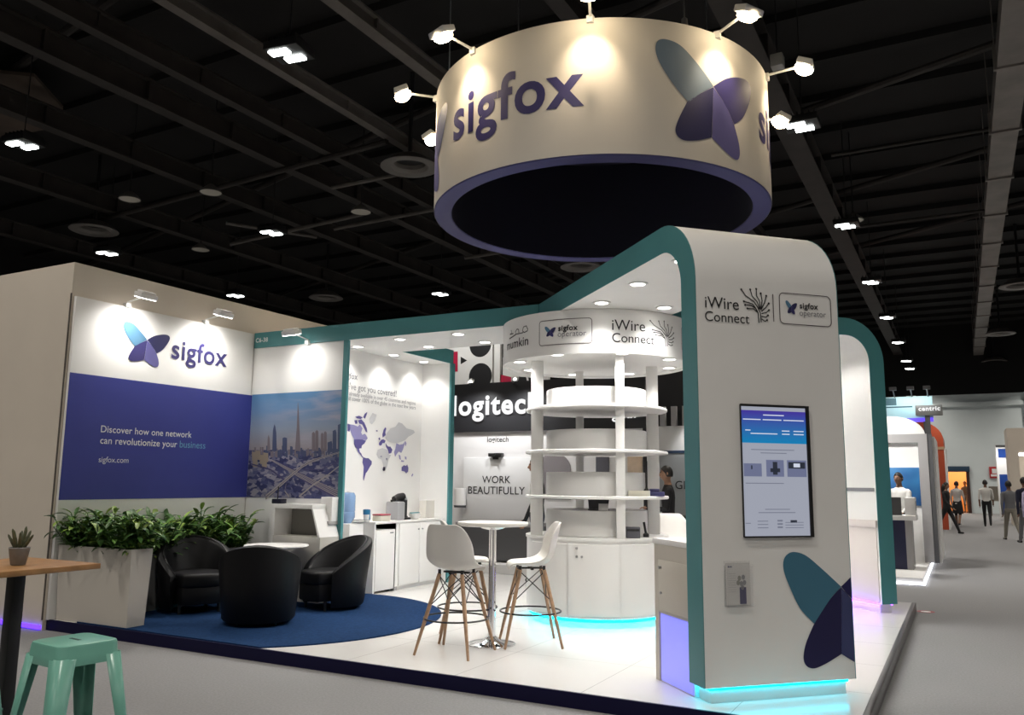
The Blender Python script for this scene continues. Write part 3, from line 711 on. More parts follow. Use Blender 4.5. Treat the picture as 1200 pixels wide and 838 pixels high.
# touch screen set into the tower
s0, z0s = tpl(874, 629.5); s1, z1s = tpl(943, 477); s0 = tpl(867.5, 500)[0]; s1 = tpl(949.5, 560)[0]
SC = thing('touch_screen', 'tall portrait touch screen set into the tower front showing a web page', 'screen', tuple(c + du * (s0 + s1) / 2 + nrm * .01 + Vector((0, 0, z0s))))
def tb(u0, u1, v0, v1, n0, n1): 
    b = MB(); b.prism([(u0, v0), (u1, v0), (u1, v1), (u0, v1)], (c + nrm * n0, du, (0, 0, 1), nrm), n1 - n0); return b
b = tb(s0, s1, z0s - .004, z0s + .006, .002, .018)
for a in ((s1 - .025, s1, z0s + .006, z1s - .012), (s0, s1, z1s - .012, z1s + .004), (s0 - .004, s0, z0s, z1s)):
    q = tb(*a, .002, .018); b.add(q.v, q.f)
b.build('bezel', BLACK, SC)
su, sv = (s1 - .025) - s0, (z1s - .012) - (z0s + .006)
gl = emis('screen_page', (.52, .55, .66), .62)
tb(s0, s1 - .025, z0s + .006, z1s - .012, .003, .008).build('page', gl, SC)
HD = mat('screen_header', (.02, .02, .02), .3, emit=(.1, .2, .8), es=.55); nt = HD.node_tree
tc = nt.nodes.new('ShaderNodeTexCoord'); sp = nt.nodes.new('ShaderNodeSeparateXYZ'); cr = nt.nodes.new('ShaderNodeValToRGB')
cr.color_ramp.elements[0].color = (.0, .36, .80, 1); cr.color_ramp.elements[1].color = (.09, .05, .55, 1)
nt.links.new(tc.outputs['Generated'], sp.inputs[0]); nt.links.new(sp.outputs[2], cr.inputs[0]); nt.links.new(cr.outputs[0], nt.nodes['Principled BSDF'].inputs['Emission Color'])
U = lambda f: s0 + f * su
V = lambda f: z1s - .012 - f * sv
tb(U(0), U(1), V(.285), V(.03), .008, .009).build('header', HD, SC)
m9 = mT(.0105)
SWH, SGR, SDK, SPH = emis('screen_white', (.75, .8, .95), .8), emis('screen_grey', (.25, .27, .36), .6), emis('screen_dark', (.03, .04, .07), .5), emis('screen_photo', (.22, .25, .42), .6)
def ln(b, x0, x1, y, h, mi=0, off=0):
    mm = mT(.0105 + off); b.add([mm(U(x0), V(y)), mm(U(x1), V(y)), mm(U(x1), V(y - h)), mm(U(x0), V(y - h))], [(0, 1, 2, 3)], mi)
b = MB()
for x0, x1, y in ((.34, .66, .068), (.03, .30, .105), (.33, .62, .105), (.65, .97, .105), (.06, .14, .19), (.14, .55, .215), (.62, .74, .19), (.80, .96, .19), (.62, .74, .215), (.80, .96, .215)): ln(b, x0, x1, y, .008)
b.build('header_text', SWH, SC)
b = MB()
for x0, x1, y in ((.14, .80, .34), (.28, .68, .365), (.04, .20, .60), (.20, .62, .60), (.32, .70, .80), (.22, .78, .825), (.02, .1, .905)): ln(b, x0, x1, y, .006)
for k in range(3): ln(b, .2, .36, .89 + .025 * k, .006); ln(b, .50, .58, .89 + .025 * k, .012); ln(b, .62, .9, .9 + .02 * k, .005)
ln(b, .70, .80, .90, .02, 1); b.build('page_text', [SGR, SDK], SC)
for x0, x1, h, det in ((.02, .29, .10, ((.13, .15, .49, .03, 1),)), (.36, .63, .13, ((.46, .53, .53, .10, 1), (.42, .57, .51, .03, 1))), (.68, .98, .13, ((.70, .96, .48, .05, 1), (.78, .88, .47, .03, 2)))):
    b = MB(); ln(b, x0, x1, .545, h)
    for d_ in det: ln(b, *d_[:4], d_[4], .0004 * d_[4])
    b.build('photo_tile', [SPH, SDK, SWH], SC)
# leaflet holder
h0, hz0 = tpl(849, 711); h1, hz1 = tpl(878, 657)
BH = thing('leaflet_holder', 'clear acrylic leaflet holder on the tower front below the screen', 'leaflet holder', tuple(c + du * (h0 + h1) / 2 + nrm * .03 + Vector((0, 0, hz0))))
ACR = mat('clear_acrylic', (.85, .85, .88), .05, alpha=.06, spec=.2)
b = tb(h0, h1, hz0, hz0 + .006, .002, .045)
for a in ((h0, h1, hz0, hz1 - .02, .041, .044), (h0, h0 + .003, hz0, hz1 - .03, .002, .044), (h1 - .003, h1, hz0, hz1 - .03, .002, .044), (h0, h1, hz0, hz1, .002, .005)):
    q = tb(*a); b.add(q.v, q.f)
b.build('pocket', ACR, BH)
LF = thing('leaflet', 'white leaflet with dark picture inside the clear acrylic holder', 'leaflet', tuple(c + du * (h0 + h1) / 2 + nrm * .02 + Vector((0, 0, hz0 + .008))))
tb(h0 + .008, h1 - .008, hz0 + .007, hz1 - .012, .010, .014).build('pages', mat('leaflet_paper', (.60, .59, .57), .6), LF)
b = MB(); mL = mT(.0155); hw = h1 - h0; hh = hz1 - hz0
def lf(x0, x1, y0, y1, mi): b.add([mL(h0 + x0 * hw, hz0 + y0 * hh), mL(h0 + x1 * hw, hz0 + y0 * hh), mL(h0 + x1 * hw, hz0 + y1 * hh), mL(h0 + x0 * hw, hz0 + y1 * hh)], [(0, 1, 2, 3)], mi)
lf(.55, .80, .05, .42, 0); lf(.12, .17, .86, .89, 0); lf(.18, .28, .865, .885, 0)
for x, y in ((.55, .62), (.62, .50), (.70, .64), (.50, .52), (.74, .52), (.66, .42)): put_poly(b, [(h0 + (x + .07 * math.cos(a)) * hw, hz0 + (y + .06 * math.sin(a)) * hh) for a in np.linspace(0, 2 * PI, 9)[:-1]], mL, 1 if x > .6 else 2)
for k in range(9): lf(.12, .42, .72 - .05 * k, .725 - .05 * k, 1)
b.build('print', [INK, TXTG, mat('olive_ink', (.25, .25, .22), .5)], LF)
# inner face details of the wing
def mWg(s_off): return lambda u, v: tuple(c2 + du2 * u + dv2 * (TT + s_off) + Vector((0, 0, v)))
b = MB(); b.prism([(0.02, 1.43), (.62, 1.43), (.62, 1.47), (0.02, 1.47)], (c2 + dv2 * TT, du2, (0, 0, 1), dv2), .006, 0)
b.prism([(0.62, 1.43), (1.12, 1.43), (1.12, 1.47), (0.62, 1.47)], (c2 + dv2 * TT, du2, (0, 0, 1), dv2), .006, 1)
b.build('trim_strip', [TEAL, TXTG], t2)
b = MB(); b.prism([(0.02, .22), (1.12, .22), (1.12, 1.03), (0.02, 1.03)], (c2 + dv2 * TT, du2, (0, 0, 1), dv2), .012)
b.prism([(0.0, 1.03), (1.14, 1.03), (1.14, 1.11), (0.0, 1.11)], (c2 + dv2 * TT, du2, (0, 0, 1), dv2), .03); b.build('lower_panel', mat('blush_laminate', (.72, .66, .63), .4), t2, bevel=.003)
b = MB(); b.prism([(0, 0), (W_, 0), (W_, .018), (0, .018)], (c2 + dv2 * (TT + .03) + Vector((0, 0, .182)), du2, dv2, (0, 0, 1)), .012); b.build('face_light_strip', emis('violet_led_bright', (.20, .05, 1.0), 14.0), t2)

# info desk on the inner side of the tower leg
DK = thing('info_desk', 'cream info desk against the inner side of the screen tower, lit violet below', 'desk', tuple(c + du * .4 + dv * .5 + Vector((0, 0, PZ))))
def dbox(u0, u1, s0_, s1_, z0, z1, mi=0):
    b = MB(); b.prism([(u0, s0_), (u1, s0_), (u1, s1_), (u0, s1_)], (c + Vector((0, 0, z0)), du, dv, (0, 0, 1)), z1 - z0, mi); return b
CREAM = mat('cream_laminate', (.60, .56, .49), .45)
dbox(.015, .70, TT, .76, 1.06, 1.10).build('worktop', WHITE, DK, bevel=.004)
b = dbox(.02, .69, .68, .74, PZ, 1.06); b.build('side_panel', CREAM, DK)
b = dbox(.02, .69, TT, .68, .58, 1.06); b.build('carcass', CREAM, DK)
b = dbox(.012, .02, TT + .02, .665, .60, .95); d_ = b.build('door', CREAM, DK, bevel=.003)
b = MB(); q = c + du * .012 + dv * .62 + Vector((0, 0, .90)); b.tube([q, q - du * .02], .012, 12); q = c + du * .012 + dv * .62 + Vector((0, 0, .72)); b.tube([q, q - du * .012], .009, 12); b.build('lock', STEEL, d_)
b = dbox(.034, .69, TT, .68, PZ, .58); b.build('recess', WHITE, DK)
dbox(.028, .034, TT + .01, .668, PZ + .01, .57).build('recess_glow', mat('periwinkle_glow', (.35, .36, .75), .25, emit=(.16, .17, .95), es=.85), DK)  # emissive sheet stands in for the LED light filling the recess

# ------------------------------------------------------------------ hanging drum
DX, DY, DR, DZ0, DZ1 = -3.47, 8.52, 1.885, 4.48, 5.84
DM = thing('hanging_drum', 'large white hanging drum sign with navy inside and winged logos', 'hanging sign', (DX, DY, DZ0))
DRUMW = mat('drum_fabric', (.72, .68, .62), .75, noise=.02, nscale=2)
b = MB(); b.lathe([(DR, DZ0 + .012), (DR, DZ1), (DR - .02, DZ1 + .012), (DR - .05, DZ1)], (DX, DY), 128); b.build('outer_skin', DRUMW, DM)
b = MB(); b.lathe([(DR - .002, DZ0 + .012), (DR - .012, DZ0), (DR - .19, DZ0), (DR - .20, DZ0 + .01)], (DX, DY), 128); b.build('bottom_rim', RIMN, DM)
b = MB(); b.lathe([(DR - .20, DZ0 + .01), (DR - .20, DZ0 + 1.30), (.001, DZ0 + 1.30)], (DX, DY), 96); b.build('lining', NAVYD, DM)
mD = lambda off: (lambda u, v: (DX + (DR + off) * math.cos(u / DR), DY + (DR + off) * math.sin(u / DR), v))
ra = lambda deg: math.radians(deg) * DR
for a in (-120.3, -8.6, 103):
    b = MB(); put_text(b, 'sigfox', mD(.004), ra(a), ra(a + 48.4), DZ0 + .50, 0, .022, cut=.05, h=.335); b.build('lettering', INDIGO, DM)
for a in (-51.2, -162.6, 60.5):
    b = MB(); put_wings(b, mD(.004), ra(a), ra(a + 37.5), DZ0 + .12, DZ0 + 1.17, (0, 1, 2, 3), sub=.05)
    b.build('winged_logo', [mat('drum_blue_print', (.13, .19, .27), .6), INK, INDIGO, PURP], DM)
for a in (-135, -40, 60, 150):
    q = (DX + (DR - .1) * math.cos(math.radians(a)), DY + (DR - .1) * math.sin(math.radians(a)))
    b = MB(); b.tube([(q[0], q[1], DZ1 - .1), (q[0], q[1], 9.0)], .008, 6); b.lathe([(.001, DZ1 + .02), (.035, DZ1 + .05), (.03, DZ1 + .12), (.001, DZ1 + .15)], q, 10); b.build('suspension_cable', STEEL, DM)
labs = {-146: 'arm flood on the drum rim seen from behind at far left', -110: 'glowing warm arm flood at the left of the drum', -70: 'glowing warm arm flood over the top of the drum, cut by the photo edge', -30: 'glowing warm arm flood above the drum logo, at right', 2: 'glowing warm arm flood at the right end of the drum'}
for a in (-146, -110, -70, -30, 4, 38, 74, 110, 146, 182):
    rd = Vector((math.cos(math.radians(a)), math.sin(math.radians(a)), 0)); base = Vector((DX, DY, DZ1)) + rd * DR
    t = thing('drum_floodlight', labs.get(a, 'arm flood on the far side of the hanging drum'), 'floodlight', tuple(base), 0, 'arm floods around the hanging drum')
    tip = base + rd * .40 + Vector((0, 0, .04))
    b = MB(); b.tube([base - rd * .06, tip], .014, 8); b.box(base.x - .03, base.x + .03, base.y - .03, base.y + .03, base.z - .05, base.z + .02); b.build('arm', WHITE, t)
    side = rd.cross(Vector((0, 0, 1))); aim = (base - Vector((0, 0, .62)) + rd * .10 - tip).normalized(); up = side.cross(aim); R = Matrix((side, up, -aim)).transposed()
    b = MB(); b.box(-.12, .12, -.08, .08, -.03, .035); b.v = [tuple(R @ Vector(p) + tip) for p in b.v]; b.build('head', WHITE, t, bevel=.012)
    b = MB(); b.lathe([(.10, -.03), (.095, -.06), (.06, -.09), (.0005, -.10)], (0, 0), 16); b.v = [tuple(R @ Vector(p) + tip) for p in b.v]; b.build('lens', LAMPW, t)
    lamp('flood_lamp', 'SPOT', tip + aim * .09, base - Vector((0, 0, .46)), P_DRUM, (1, .80, .55), .06, 74, 1.0, t)

# ------------------------------------------------------------------ round display tower under the roof
RD = thing('display_tower', 'round white display tower of posts, shelves and logo ring at stand centre', 'display stand', (CX, CY, PZ))
CR_ = .745
b = MB(); b.lathe([(CR_, .19), (CR_, .93)], (CX, CY), 72); b.lathe([(CR_ - .05, PZ), (CR_ - .05, .19), (CR_, .19)], (CX, CY), 72); b.build('counter_body', WHITE, RD)
b = MB(); b.lathe([(.001, .905), (CR_ + .012, .93), (CR_ + .012, .955), (.001, .955)], (CX, CY), 72); b.build('counter_top', WHITE, RD)
b = MB(); b.lathe([(CR_ - .045, .155), (CR_ - .028, .155), (CR_ - .028, .186), (CR_ - .045, .186), (CR_ - .045, .155)], (CX, CY), 72); b.build('light_strip', CYAN, RD)
camang = math.atan2(-CY, -CX)
for k, da in enumerate((-62, -22, 18, 58)):
    a0 = camang + math.radians(da); a1 = camang + math.radians(da + 38.5)
    b = MB(); b.lathe([(CR_, .215), (CR_ + .008, .22), (CR_ + .008, .895), (CR_, .90)], (CX, CY), 20, 0, a0, a1); dr = b.build('door', WHITE, RD)
    for (ua, z) in ((.12, .78), (.12, .86), (.19, .78)) if k == 1 else ():
        aa = a0 + ua; q = Vector((CX + (CR_ + .006) * math.cos(aa), CY + (CR_ + .006) * math.sin(aa), z)); dd = Vector((math.cos(aa), math.sin(aa), 0))
        bb = MB(); bb.tube([q, q + dd * .016], .012, 10); bb.build('knob', STEEL, dr)
lat = Vector((math.cos(YAW), math.sin(YAW), 0)); awy = Vector((CX, CY, 0)).normalized(); lat = Vector((-awy.y, awy.x, 0)) * -1
for l_, d_, wv in ((-.625, -.24, .125), (.24, -.62, .09), (-.19, .62, .09), (.62, .22, .125)):
    q = Vector((CX, CY, 0)) + lat * l_ + awy * d_
    R = Matrix.Rotation(math.atan2(awy.y, awy.x), 3, 'Z')
    b = MB(); b.box(-.05, .05, -wv / 2, wv / 2, .955, 2.80); b.v = [tuple(R @ Vector(p) + q) for p in b.v]; b.build('post', WHITE, RD, bevel=.004)
for z in (1.335, 1.80, 2.255):
    b = MB(); b.lathe([(.001, z), (.755, z), (.765, z + .006), (.765, z + .026), (.755, z + .032), (.001, z + .032)], (CX, CY), 72); b.build('shelf', WHITE, RD)
for z0, h in ((.956, .26), (1.368, .24), (1.833, .215), (2.288, .20)):
    b = MB(); b.lathe([(.535, z0), (.54, z0 + .005), (.54, z0 + h - .005), (.535, z0 + h), (.001, z0 + h)], (CX, CY), 64); b.build('display_drum', WHITE, RD)
RG = 1.02; rz0, rz1 = 2.755, 3.197
b = MB(); b.lathe([(RG, rz0), (RG, rz1)], (CX, CY), 96); b.lathe([(RG, rz0), (RG - .004, rz0 - .001), (RG - .02, rz0 - .001), (RG - .02, rz0 + .03), (.001, rz0 + .03)], (CX, CY), 96); b.build('logo_ring', WHITE_M, RD)
for k in range(8):
    a = camang + math.radians(18 + 45 * k); downlight(RD, CX + .86 * math.cos(a), CY + .86 * math.sin(a), rz0 + .029, P_DOWN * 1.25, 150)
mR = lambda off: (lambda u, v: (CX + (RG + off) * math.cos(u / RG), CY + (RG + off) * math.sin(u / RG), v))
rr = lambda deg: math.radians(deg) * RG
for o_ in (0, 150):
    b = MB(); m_ = mR(.004)
    # name in two scripts
    put_text(b, 'mumkin', m_, rr(-134 + o_), rr(-109.5 + o_), 2.885, 0, .01, cut=.04)
    u0, u1, v0, v1 = rr(-131 + o_), rr(-109.5 + o_), 2.99, 3.09
    qa = lambda x, y: (u0 + x * (u1 - u0), v0 + y * (v1 - v0))
    stroke(b, [qa(*p) for p in ((.98, .55), (.92, .95), (.80, .9), (.76, .5), (.84, .3), (.96, .4), (.98, .55))], .010, m_)
    stroke(b, [qa(*p) for p in ((.80, .32), (.66, .30), (.60, .32), (.58, .75), (.50, .85), (.42, .6), (.44, .34), (.62, .3))], .010, m_)
    stroke(b, [qa(*p) for p in ((.46, .32), (.30, .20), (.04, .08))], .012, m_); stroke(b, [qa(*p) for p in ((.16, .95), (.20, .62), (.08, .52), (.30, .50))], .010, m_)
    b.build('ring_lettering', TXTK, RD)
    if o_: o_ = 93
    b = MB(); fr = (rr(-101 + o_), rr(-69.5 + o_), 2.855, 3.105); P = rrect(*fr, .03)
    PP = []
    for i in range(len(P)):
        a, c_ = P[i], P[(i + 1) % len(P)]; n = max(1, int(math.hypot(c_[0] - a[0], c_[1] - a[1]) / .04))
        PP += [(a[0] + (c_[0] - a[0]) * k / n, a[1] + (c_[1] - a[1]) * k / n) for k in range(n)]
    stroke(b, PP, .006, mR(.004), 0, True); b.build('logo_frame', MATS['dark_plum_ink'], RD)
    operator_logo(RD, mR(.005), *fr)
    if o_: continue
    b = MB(); put_text(b, 'iWire', mR(.004), rr(-58.5 + o_), rr(-39 + o_), 2.985, 0, cut=.04); put_text(b, 'Connect', mR(.004), rr(-58.5 + o_), rr(-33 + o_), 2.865, 0, cut=.04)
    put_tree(b, mR(.004), rr(-36 + o_), rr(-17 + o_), 2.86, 3.115, 0, .008); b.build('wire_logo', TXTK, RD)
# things standing on the display shelves
q = onPl(746, 579, (CX + .2, CY - .3), awy[:2]); 
def atw(l_, d_, z): return Vector((CX, CY, z)) + lat * l_ + awy * d_
def orient(b, o):
    R = Matrix.Rotation(math.atan2(lat.y, lat.x), 3, 'Z'); b.v = [tuple(R @ Vector(p) + o) for p in b.v]; return b
b = MB(); b.box(-.11, .11, -.06, .06, 0, .055); o = atw(.43, -.42, 1.368)
tag(recenter(orient(b, o).build('gadget_box', mat('cream_card', (.62, .60, .50), .6), bevel=.004), o), 'flat cream box on the lowest round shelf, right of the near post', 'box')
o = atw(.60, -.36, 1.368); t = thing('sensor_case', 'navy gadget case at the right end of the lowest round shelf', 'gadget', tuple(o))
b = MB(); b.box(-.09, .09, -.06, .06, 0, .045); orient(b, o).build('case', mat('navy_plastic', (.03, .03, .10), .4), t, bevel=.006)
b = MB(); b.box(-.06, .04, -.04, .04, .045, .075); orient(b, o).build('lid', mat('navy_plastic2', (.045, .04, .12), .4), t, bevel=.006)
o = atw(.52, -.22, 1.368); t = thing('antenna_stand', 'thin black antenna with round foot on the lowest round shelf', 'antenna', tuple(o))
b = MB(); b.lathe([(.06, 0), (.06, .02), (.03, .06), (.012, .08), (.001, .08)], (0, 0), 16); orient(b, o).build('foot', BLACK, t)
b = MB(); b.tube([(0, 0, .07), (0, 0, .36)], .012, 8); orient(b, o).build('rod', BLACK, t)
# on the counter and lowest drum
o = atw(.02, -.30, 1.216); t = thing('tablet_stand', 'dark grey tablet stand on the lowest display drum', 'tablet', tuple(o))
b = MB(); b.prism([(-.10, 0), (.10, 0), (.12, .22), (-.12, .22)], ((0, .02, .012), (1, 0, 0), (0, .25, .97), (0, -.97, .25)), .012); orient(b, o).build('screen', mat('slate_plastic', (.07, .07, .085), .4), t, bevel=.003)
b = MB(); b.box(-.11, .11, -.05, .10, 0, .014); orient(b, o).build('base', mat('slate_plastic', (.07, .07, .085), .4), t, bevel=.003)
o = atw(.07, -.40, 1.216); b = MB(); b.box(-.05, .05, -.003, .003, 0, .075); R = Matrix.Rotation(-.5, 3, 'X'); b.v = [tuple(R @ Vector(p)) for p in b.v]; b.v = [(p[0], p[1], p[2] + .003) for p in b.v]
tag(recenter(orient(b, o).build('name_card', mat('white_card', (.8, .8, .8), .5)), o), 'small white card leaning before the dark tablet stand', 'card')
for l_, d_, z, nm, lab, mm, hh in ((.36, -.55, .956, 'router_box', 'grey gadget box on the counter right of the near post', GREY, .10), (.50, -.36, .956, 'mini_antenna', 'small black antenna on the round counter at right', BLACK, .14)):
    o = atw(l_, d_, z); t = thing(nm, lab, 'gadget', tuple(o))
    if nm == 'router_box':
        b = MB(); b.box(-.07, .07, -.05, .05, 0, .11); orient(b, o).build('case', mat('slate_plastic', (.07, .07, .085), .4), t, bevel=.006); b = MB(); b.box(-.06, .06, -.052, -.05, .07, .09); orient(b, o).build('slot', BLACK, t)
    else:
        b = MB(); b.lathe([(.03, 0), (.03, .03), (.012, .045), (.001, .045)], (0, 0), 14); orient(b, o).build('base', BLACK, t); b = MB(); b.tube([(0, 0, .03), (-.02, 0, .15)], .012, 8); orient(b, o).build('rod', BLACK, t)

# ================================================================== FURNITURE ON THE STAND
# --- shell bar stools
def shell_mesh(seat_z, wS=.46, dS=.42, back_h=.36, th=.012):
    """one-piece moulded seat shell, faces +Y; rows run front lip -> seat -> back top"""
    prof = [(.205, -.030), (.195, .006), (.16, .016), (.09, .004), (.0, -.008), (-.09, -.002), (-.155, .030), (-.195, .095), (-.218, .18), (-.235, .27), (-.25, .345), (-.262, .375)]
    hw = [.15, .185, .205, .218, .225, .228, .226, .224, .215, .195, .165, .125]
    lift = [.0, .004, .012, .028, .045, .062, .080, .07, .045, .02, .006, .0]
    fwd = [.0, .0, .0, .0, .0, .01, .03, .065, .075, .06, .035, .015]
    NU = 14; rows = []
    for (y, z), hwv, lf_, fw_ in zip(prof, hw, lift, fwd):
        row = []
        for i in range(NU + 1):
            u = -1 + 2 * i / NU; e = abs(u) ** 2.6
            row.append(Vector((u * hwv, y + fw_ * e, z * back_h / .36 + lf_ * e + seat_z)))
        rows.append(row)
    b = MB(); n = NU + 1; vs = [p for r_ in rows for p in r_]; m = len(rows)
    fs = [(i * n + j, i * n + j + 1, (i + 1) * n + j + 1, (i + 1) * n + j) for i in range(m - 1) for j in range(NU)]
    b.add(vs, fs, 0, True); return b
def solidify(o, th, lev=2):
    m = o.modifiers.new('s', 'SOLIDIFY'); m.thickness = th; m.offset = 0
    m = o.modifiers.new('b', 'SUBSURF'); m.levels = lev; m.render_levels = lev
    return o
def make_stool(name, label, cat, seat_z, spread, ring_z, group=None):
    t = thing(name, label, cat, (0, 0, 0), 0, group)
    solidify(shell_mesh(seat_z).build('seat_shell', SHELL, t, world=False, sharp=180), .014)
    top = seat_z - .035
    tops = {}; feet = {}
    for sx in (-1, 1):
        for sy in (-1, 1):
            tp = Vector((sx * .105, sy * .105, top)); ft = Vector((sx * spread, sy * spread, 0)); tops[sx, sy] = tp; feet[sx, sy] = ft
            b = MB(); b.tube([tp, tp.lerp(ft, .45), ft], [.017, .017, .011], 10); lg = b.build('leg', BEECH, t, world=False)
            b = MB(); b.tube([tp + Vector((0, 0, .035)), tp - Vector((0, 0, .02))], .013, 8); b.build('leg_cap', BLACK, lg, world=False)
    b = MB()
    at = lambda k, f: tops[k].lerp(feet[k], f)
    ks = [(-1, -1), (1, -1), (1, 1), (-1, 1)]
    for i in range(4):
        p, q = ks[i], ks[(i + 1) % 4]; b.tube([at(p, .02), at(q, .40)], .0045, 6); b.tube([at(q, .02), at(p, .40)], .0045, 6)
    b.box(-.12, .12, -.012, .012, seat_z - .035, seat_z - .02); b.box(-.012, .012, -.12, .12, seat_z - .035, seat_z - .02)
    b.build('wire_brace', BLACK, t, world=False)
    if ring_z:
        f = 1 - ring_z / top; rad = (at((1, 1), f).xy).length + .006
        b = MB(); b.tube([(rad * math.cos(a), rad * math.sin(a), ring_z) for a in np.linspace(0, 2 * PI, 40, endpoint=False)], .0075, 8, closed=True); b.build('foot_ring', BLACK, t, world=False)
    return t
ST = make_stool('bar_stool', 'white shell bar stool nearest the camera at the high table, back turned', 'bar stool', .675, .247, .28, 'shell stools at the high table')
ST.location = (-3.78, 6.08, PZ); ST.rotation_euler = (0, 0, math.radians(4))
dup(ST, (-4.02, 6.66, PZ), math.radians(-58), 'white shell bar stool half hidden behind the nearest stool', 'shell stools at the high table')
dup(ST, (-3.42, 6.74, PZ), math.radians(124), 'white shell bar stool seen in profile right of the high table', 'shell stools at the high table')
q = G(791, 598, 1.21) * 1.055
dup(ST, (q[0], q[1], PZ), math.radians(215), 'white shell bar stool behind the cream info desk, only its back showing', 'shell stool at the info desk')

# --- high table
HT = thing('high_table', 'round white high bar table on a chrome column between the stools', 'bar table', (-3.70, 6.545, PZ))
b = MB(); b.lathe([(.001, 1.005), (.29, 1.012), (.31, 1.02), (.315, 1.032), (.31, 1.045), (.001, 1.045)], (0, 0), 48); b.build('tabletop', SHELL, HT, world=False)
b = MB(); b.tube([(0, 0, .03), (0, 0, 1.01)], .032, 24); b.lathe([(.12, 1.004), (.10, .99), (.033, .975)], (0, 0), 24); b.build('column', CHROME, HT, world=False)
b = MB(); b.lathe([(.21, 0), (.21, .008), (.19, .016), (.08, .035), (.05, .06), (.034, .07)], (0, 0), 48); b.build('base_plate', CHROME, HT, world=False)

# --- black tub armchairs
def make_tub():
    t = thing('tub_armchair', 'x', 'armchair', (0, 0, 0), 0, 'black tub armchairs')
    N = 40; A = math.radians(122)
    def ringpt(a, r, z, lean): 
        # a = 0 at the back (-Y)
        e = .92 if True else 1
        return Vector((math.sin(a) * (r * .98), -math.cos(a) * r, z))
    rows = []
    for i in range(N + 1):
        a = -A + 2 * A * i / N; s_ = abs(a) / A
        h = .40 + .37 * (1 - s_ ** 1.9)
        flare = .06 * (h - .40) / .37
        ro0, ro1, ri1, ri0 = .355, .375 + flare, .285 + flare, .275
        col = []
        for (r, z) in ((ro0 - .02, .035), (ro0, .06), (ro0 + (ro1 - ro0) * .45, h * .5), (ro1, h - .05), (ro1 - .005, h - .015), (ro1 - .04, h), (ri1 + .02, h - .01), (ri1, h - .045), (ri0, .36)):
            col.append(ringpt(a, r, z, 0))
        rows.append(col)
    b = MB(); L = len(rows[0]); vs = [p for r_ in rows for p in r_]
    fs = [(i * L + j, (i + 1) * L + j, (i + 1) * L + j + 1, i * L + j + 1) for i in range(N) for j in range(L - 1)]
    b.add(vs, fs, 0, True)
    for i in (0, N): b.f.append([i * L + j for j in range(L)]); b.m.append(0); b.sm.append(False)
    b.build('shell', LEATHER, t, world=False, sharp=50)
    # piping along the top edge
    b = MB(); b.tube([rows[i][6] + Vector((0, 0, .004)) for i in range(N + 1)], .006, 6); b.build('piping', mat('black_piping', (.02, .02, .022), .35), t, world=False)
    b = MB(); P = []
    for i in range(25):
        a = -math.radians(120) + math.radians(240) * i / 24; P.append((math.sin(a) * .272, -math.cos(a) * .272))
    P += [(.215, .30), (.12, .345), (-.12, .345), (-.215, .30)]
    b.prism(P, ((0, 0, .27), (1, 0, 0), (0, 1, 0), (0, 0, 1)), .14); o = b.build('seat_cushion', LEATHER, t, world=False, bevel=.03, seg=3, sharp=60)
    b = MB(); P2 = [(p[0] * .97, p[1] * .95) for p in P]; b.prism(P2, ((0, 0, .10), (1, 0, 0), (0, 1, 0), (0, 0, 1)), .18); b.build('front_panel', LEATHER, t, world=False, bevel=.01)
    for x, y in ((-.2, .2), (.2, .2), (-.18, -.2), (.18, -.2)):
        b = MB(); b.tube([(x, y, 0), (x, y, .11)], [.014, .018], 10); b.build('foot', BLACK, t, world=False)
    return t
TC = make_tub(); TC['label'] = 'black tub armchair nearest the camera, its back turned, on the rug'
fa = lambda x, y: math.atan2(y, x) - PI / 2
TC.location = (-6.17, 6.26, RZ); TC.rotation_euler = (0, 0, fa(-.62, .78))
dup(TC, (-6.22, 7.40, RZ), fa(-.30, -.92), 'black tub armchair at right on the rug, seen from its side', 'black tub armchairs')
dup(TC, (-7.30, 6.46, RZ), fa(.85, -.42), 'black tub armchair at left, in front of the planters', 'black tub armchairs')
# --- coffee table
CT = thing('coffee_table', 'round white low table between the three black armchairs', 'coffee table', (-6.83, 7.15, RZ))
b = MB(); b.lathe([(.001, .635), (.34, .64), (.355, .652), (.35, .665), (.001, .665)], (0, 0), 48); b.build('tabletop', WHITE, CT, world=False)
b = MB(); b.tube([(0, 0, .02), (0, 0, .638)], .03, 20); b.build('column', CHROME, CT, world=False)
b = MB(); b.lathe([(.20, 0), (.20, .008), (.06, .025), (.03, .04)], (0, 0), 40); b.build('base_plate', CHROME, CT, world=False)

# --- planters and plants
PLW = mat('planter_lacquer', (.62, .58, .52), .5)
def planter(label, x0, x1, y0, y1, h, m):
    t = thing('planter', label, 'planter', ((x0 + x1) / 2, (y0 + y1) / 2, PZ)); ti = .012
    b = MB(); z0, z1 = PZ, PZ + h; o = .025
    def ring(e, z): return [(x0 - e, y0 - e, z), (x1 + e, y0 - e, z), (x1 + e, y1 + e, z), (x0 - e, y1 + e, z)]
    R_ = [ring(-.0, z0), ring(o, z1), ring(o - ti * 2, z1), ring(o - ti * 2 - .002, z1 - .08)]
    vs = [p for r_ in R_ for p in r_]; fs = [(0, 1, 2, 3)]
    for k in range(3):
        for i in range(4): j = (i + 1) % 4; fs.append((k * 4 + i, k * 4 + j, k * 4 + 4 + j, k * 4 + 4 + i))
    b.add(vs, fs); b.build('box', m, t)
    MB().box(x0, x1, y0, y1, z1 - .09, z1 - .075).build('soil', mat('dark_soil', (.02, .014, .01), .95, noise=.4, nscale=40), t)
    return t
planter('tall white planter box on the platform front, full of leafy plants', -8.03, -6.98, 5.40, 5.59, .73, PLW)
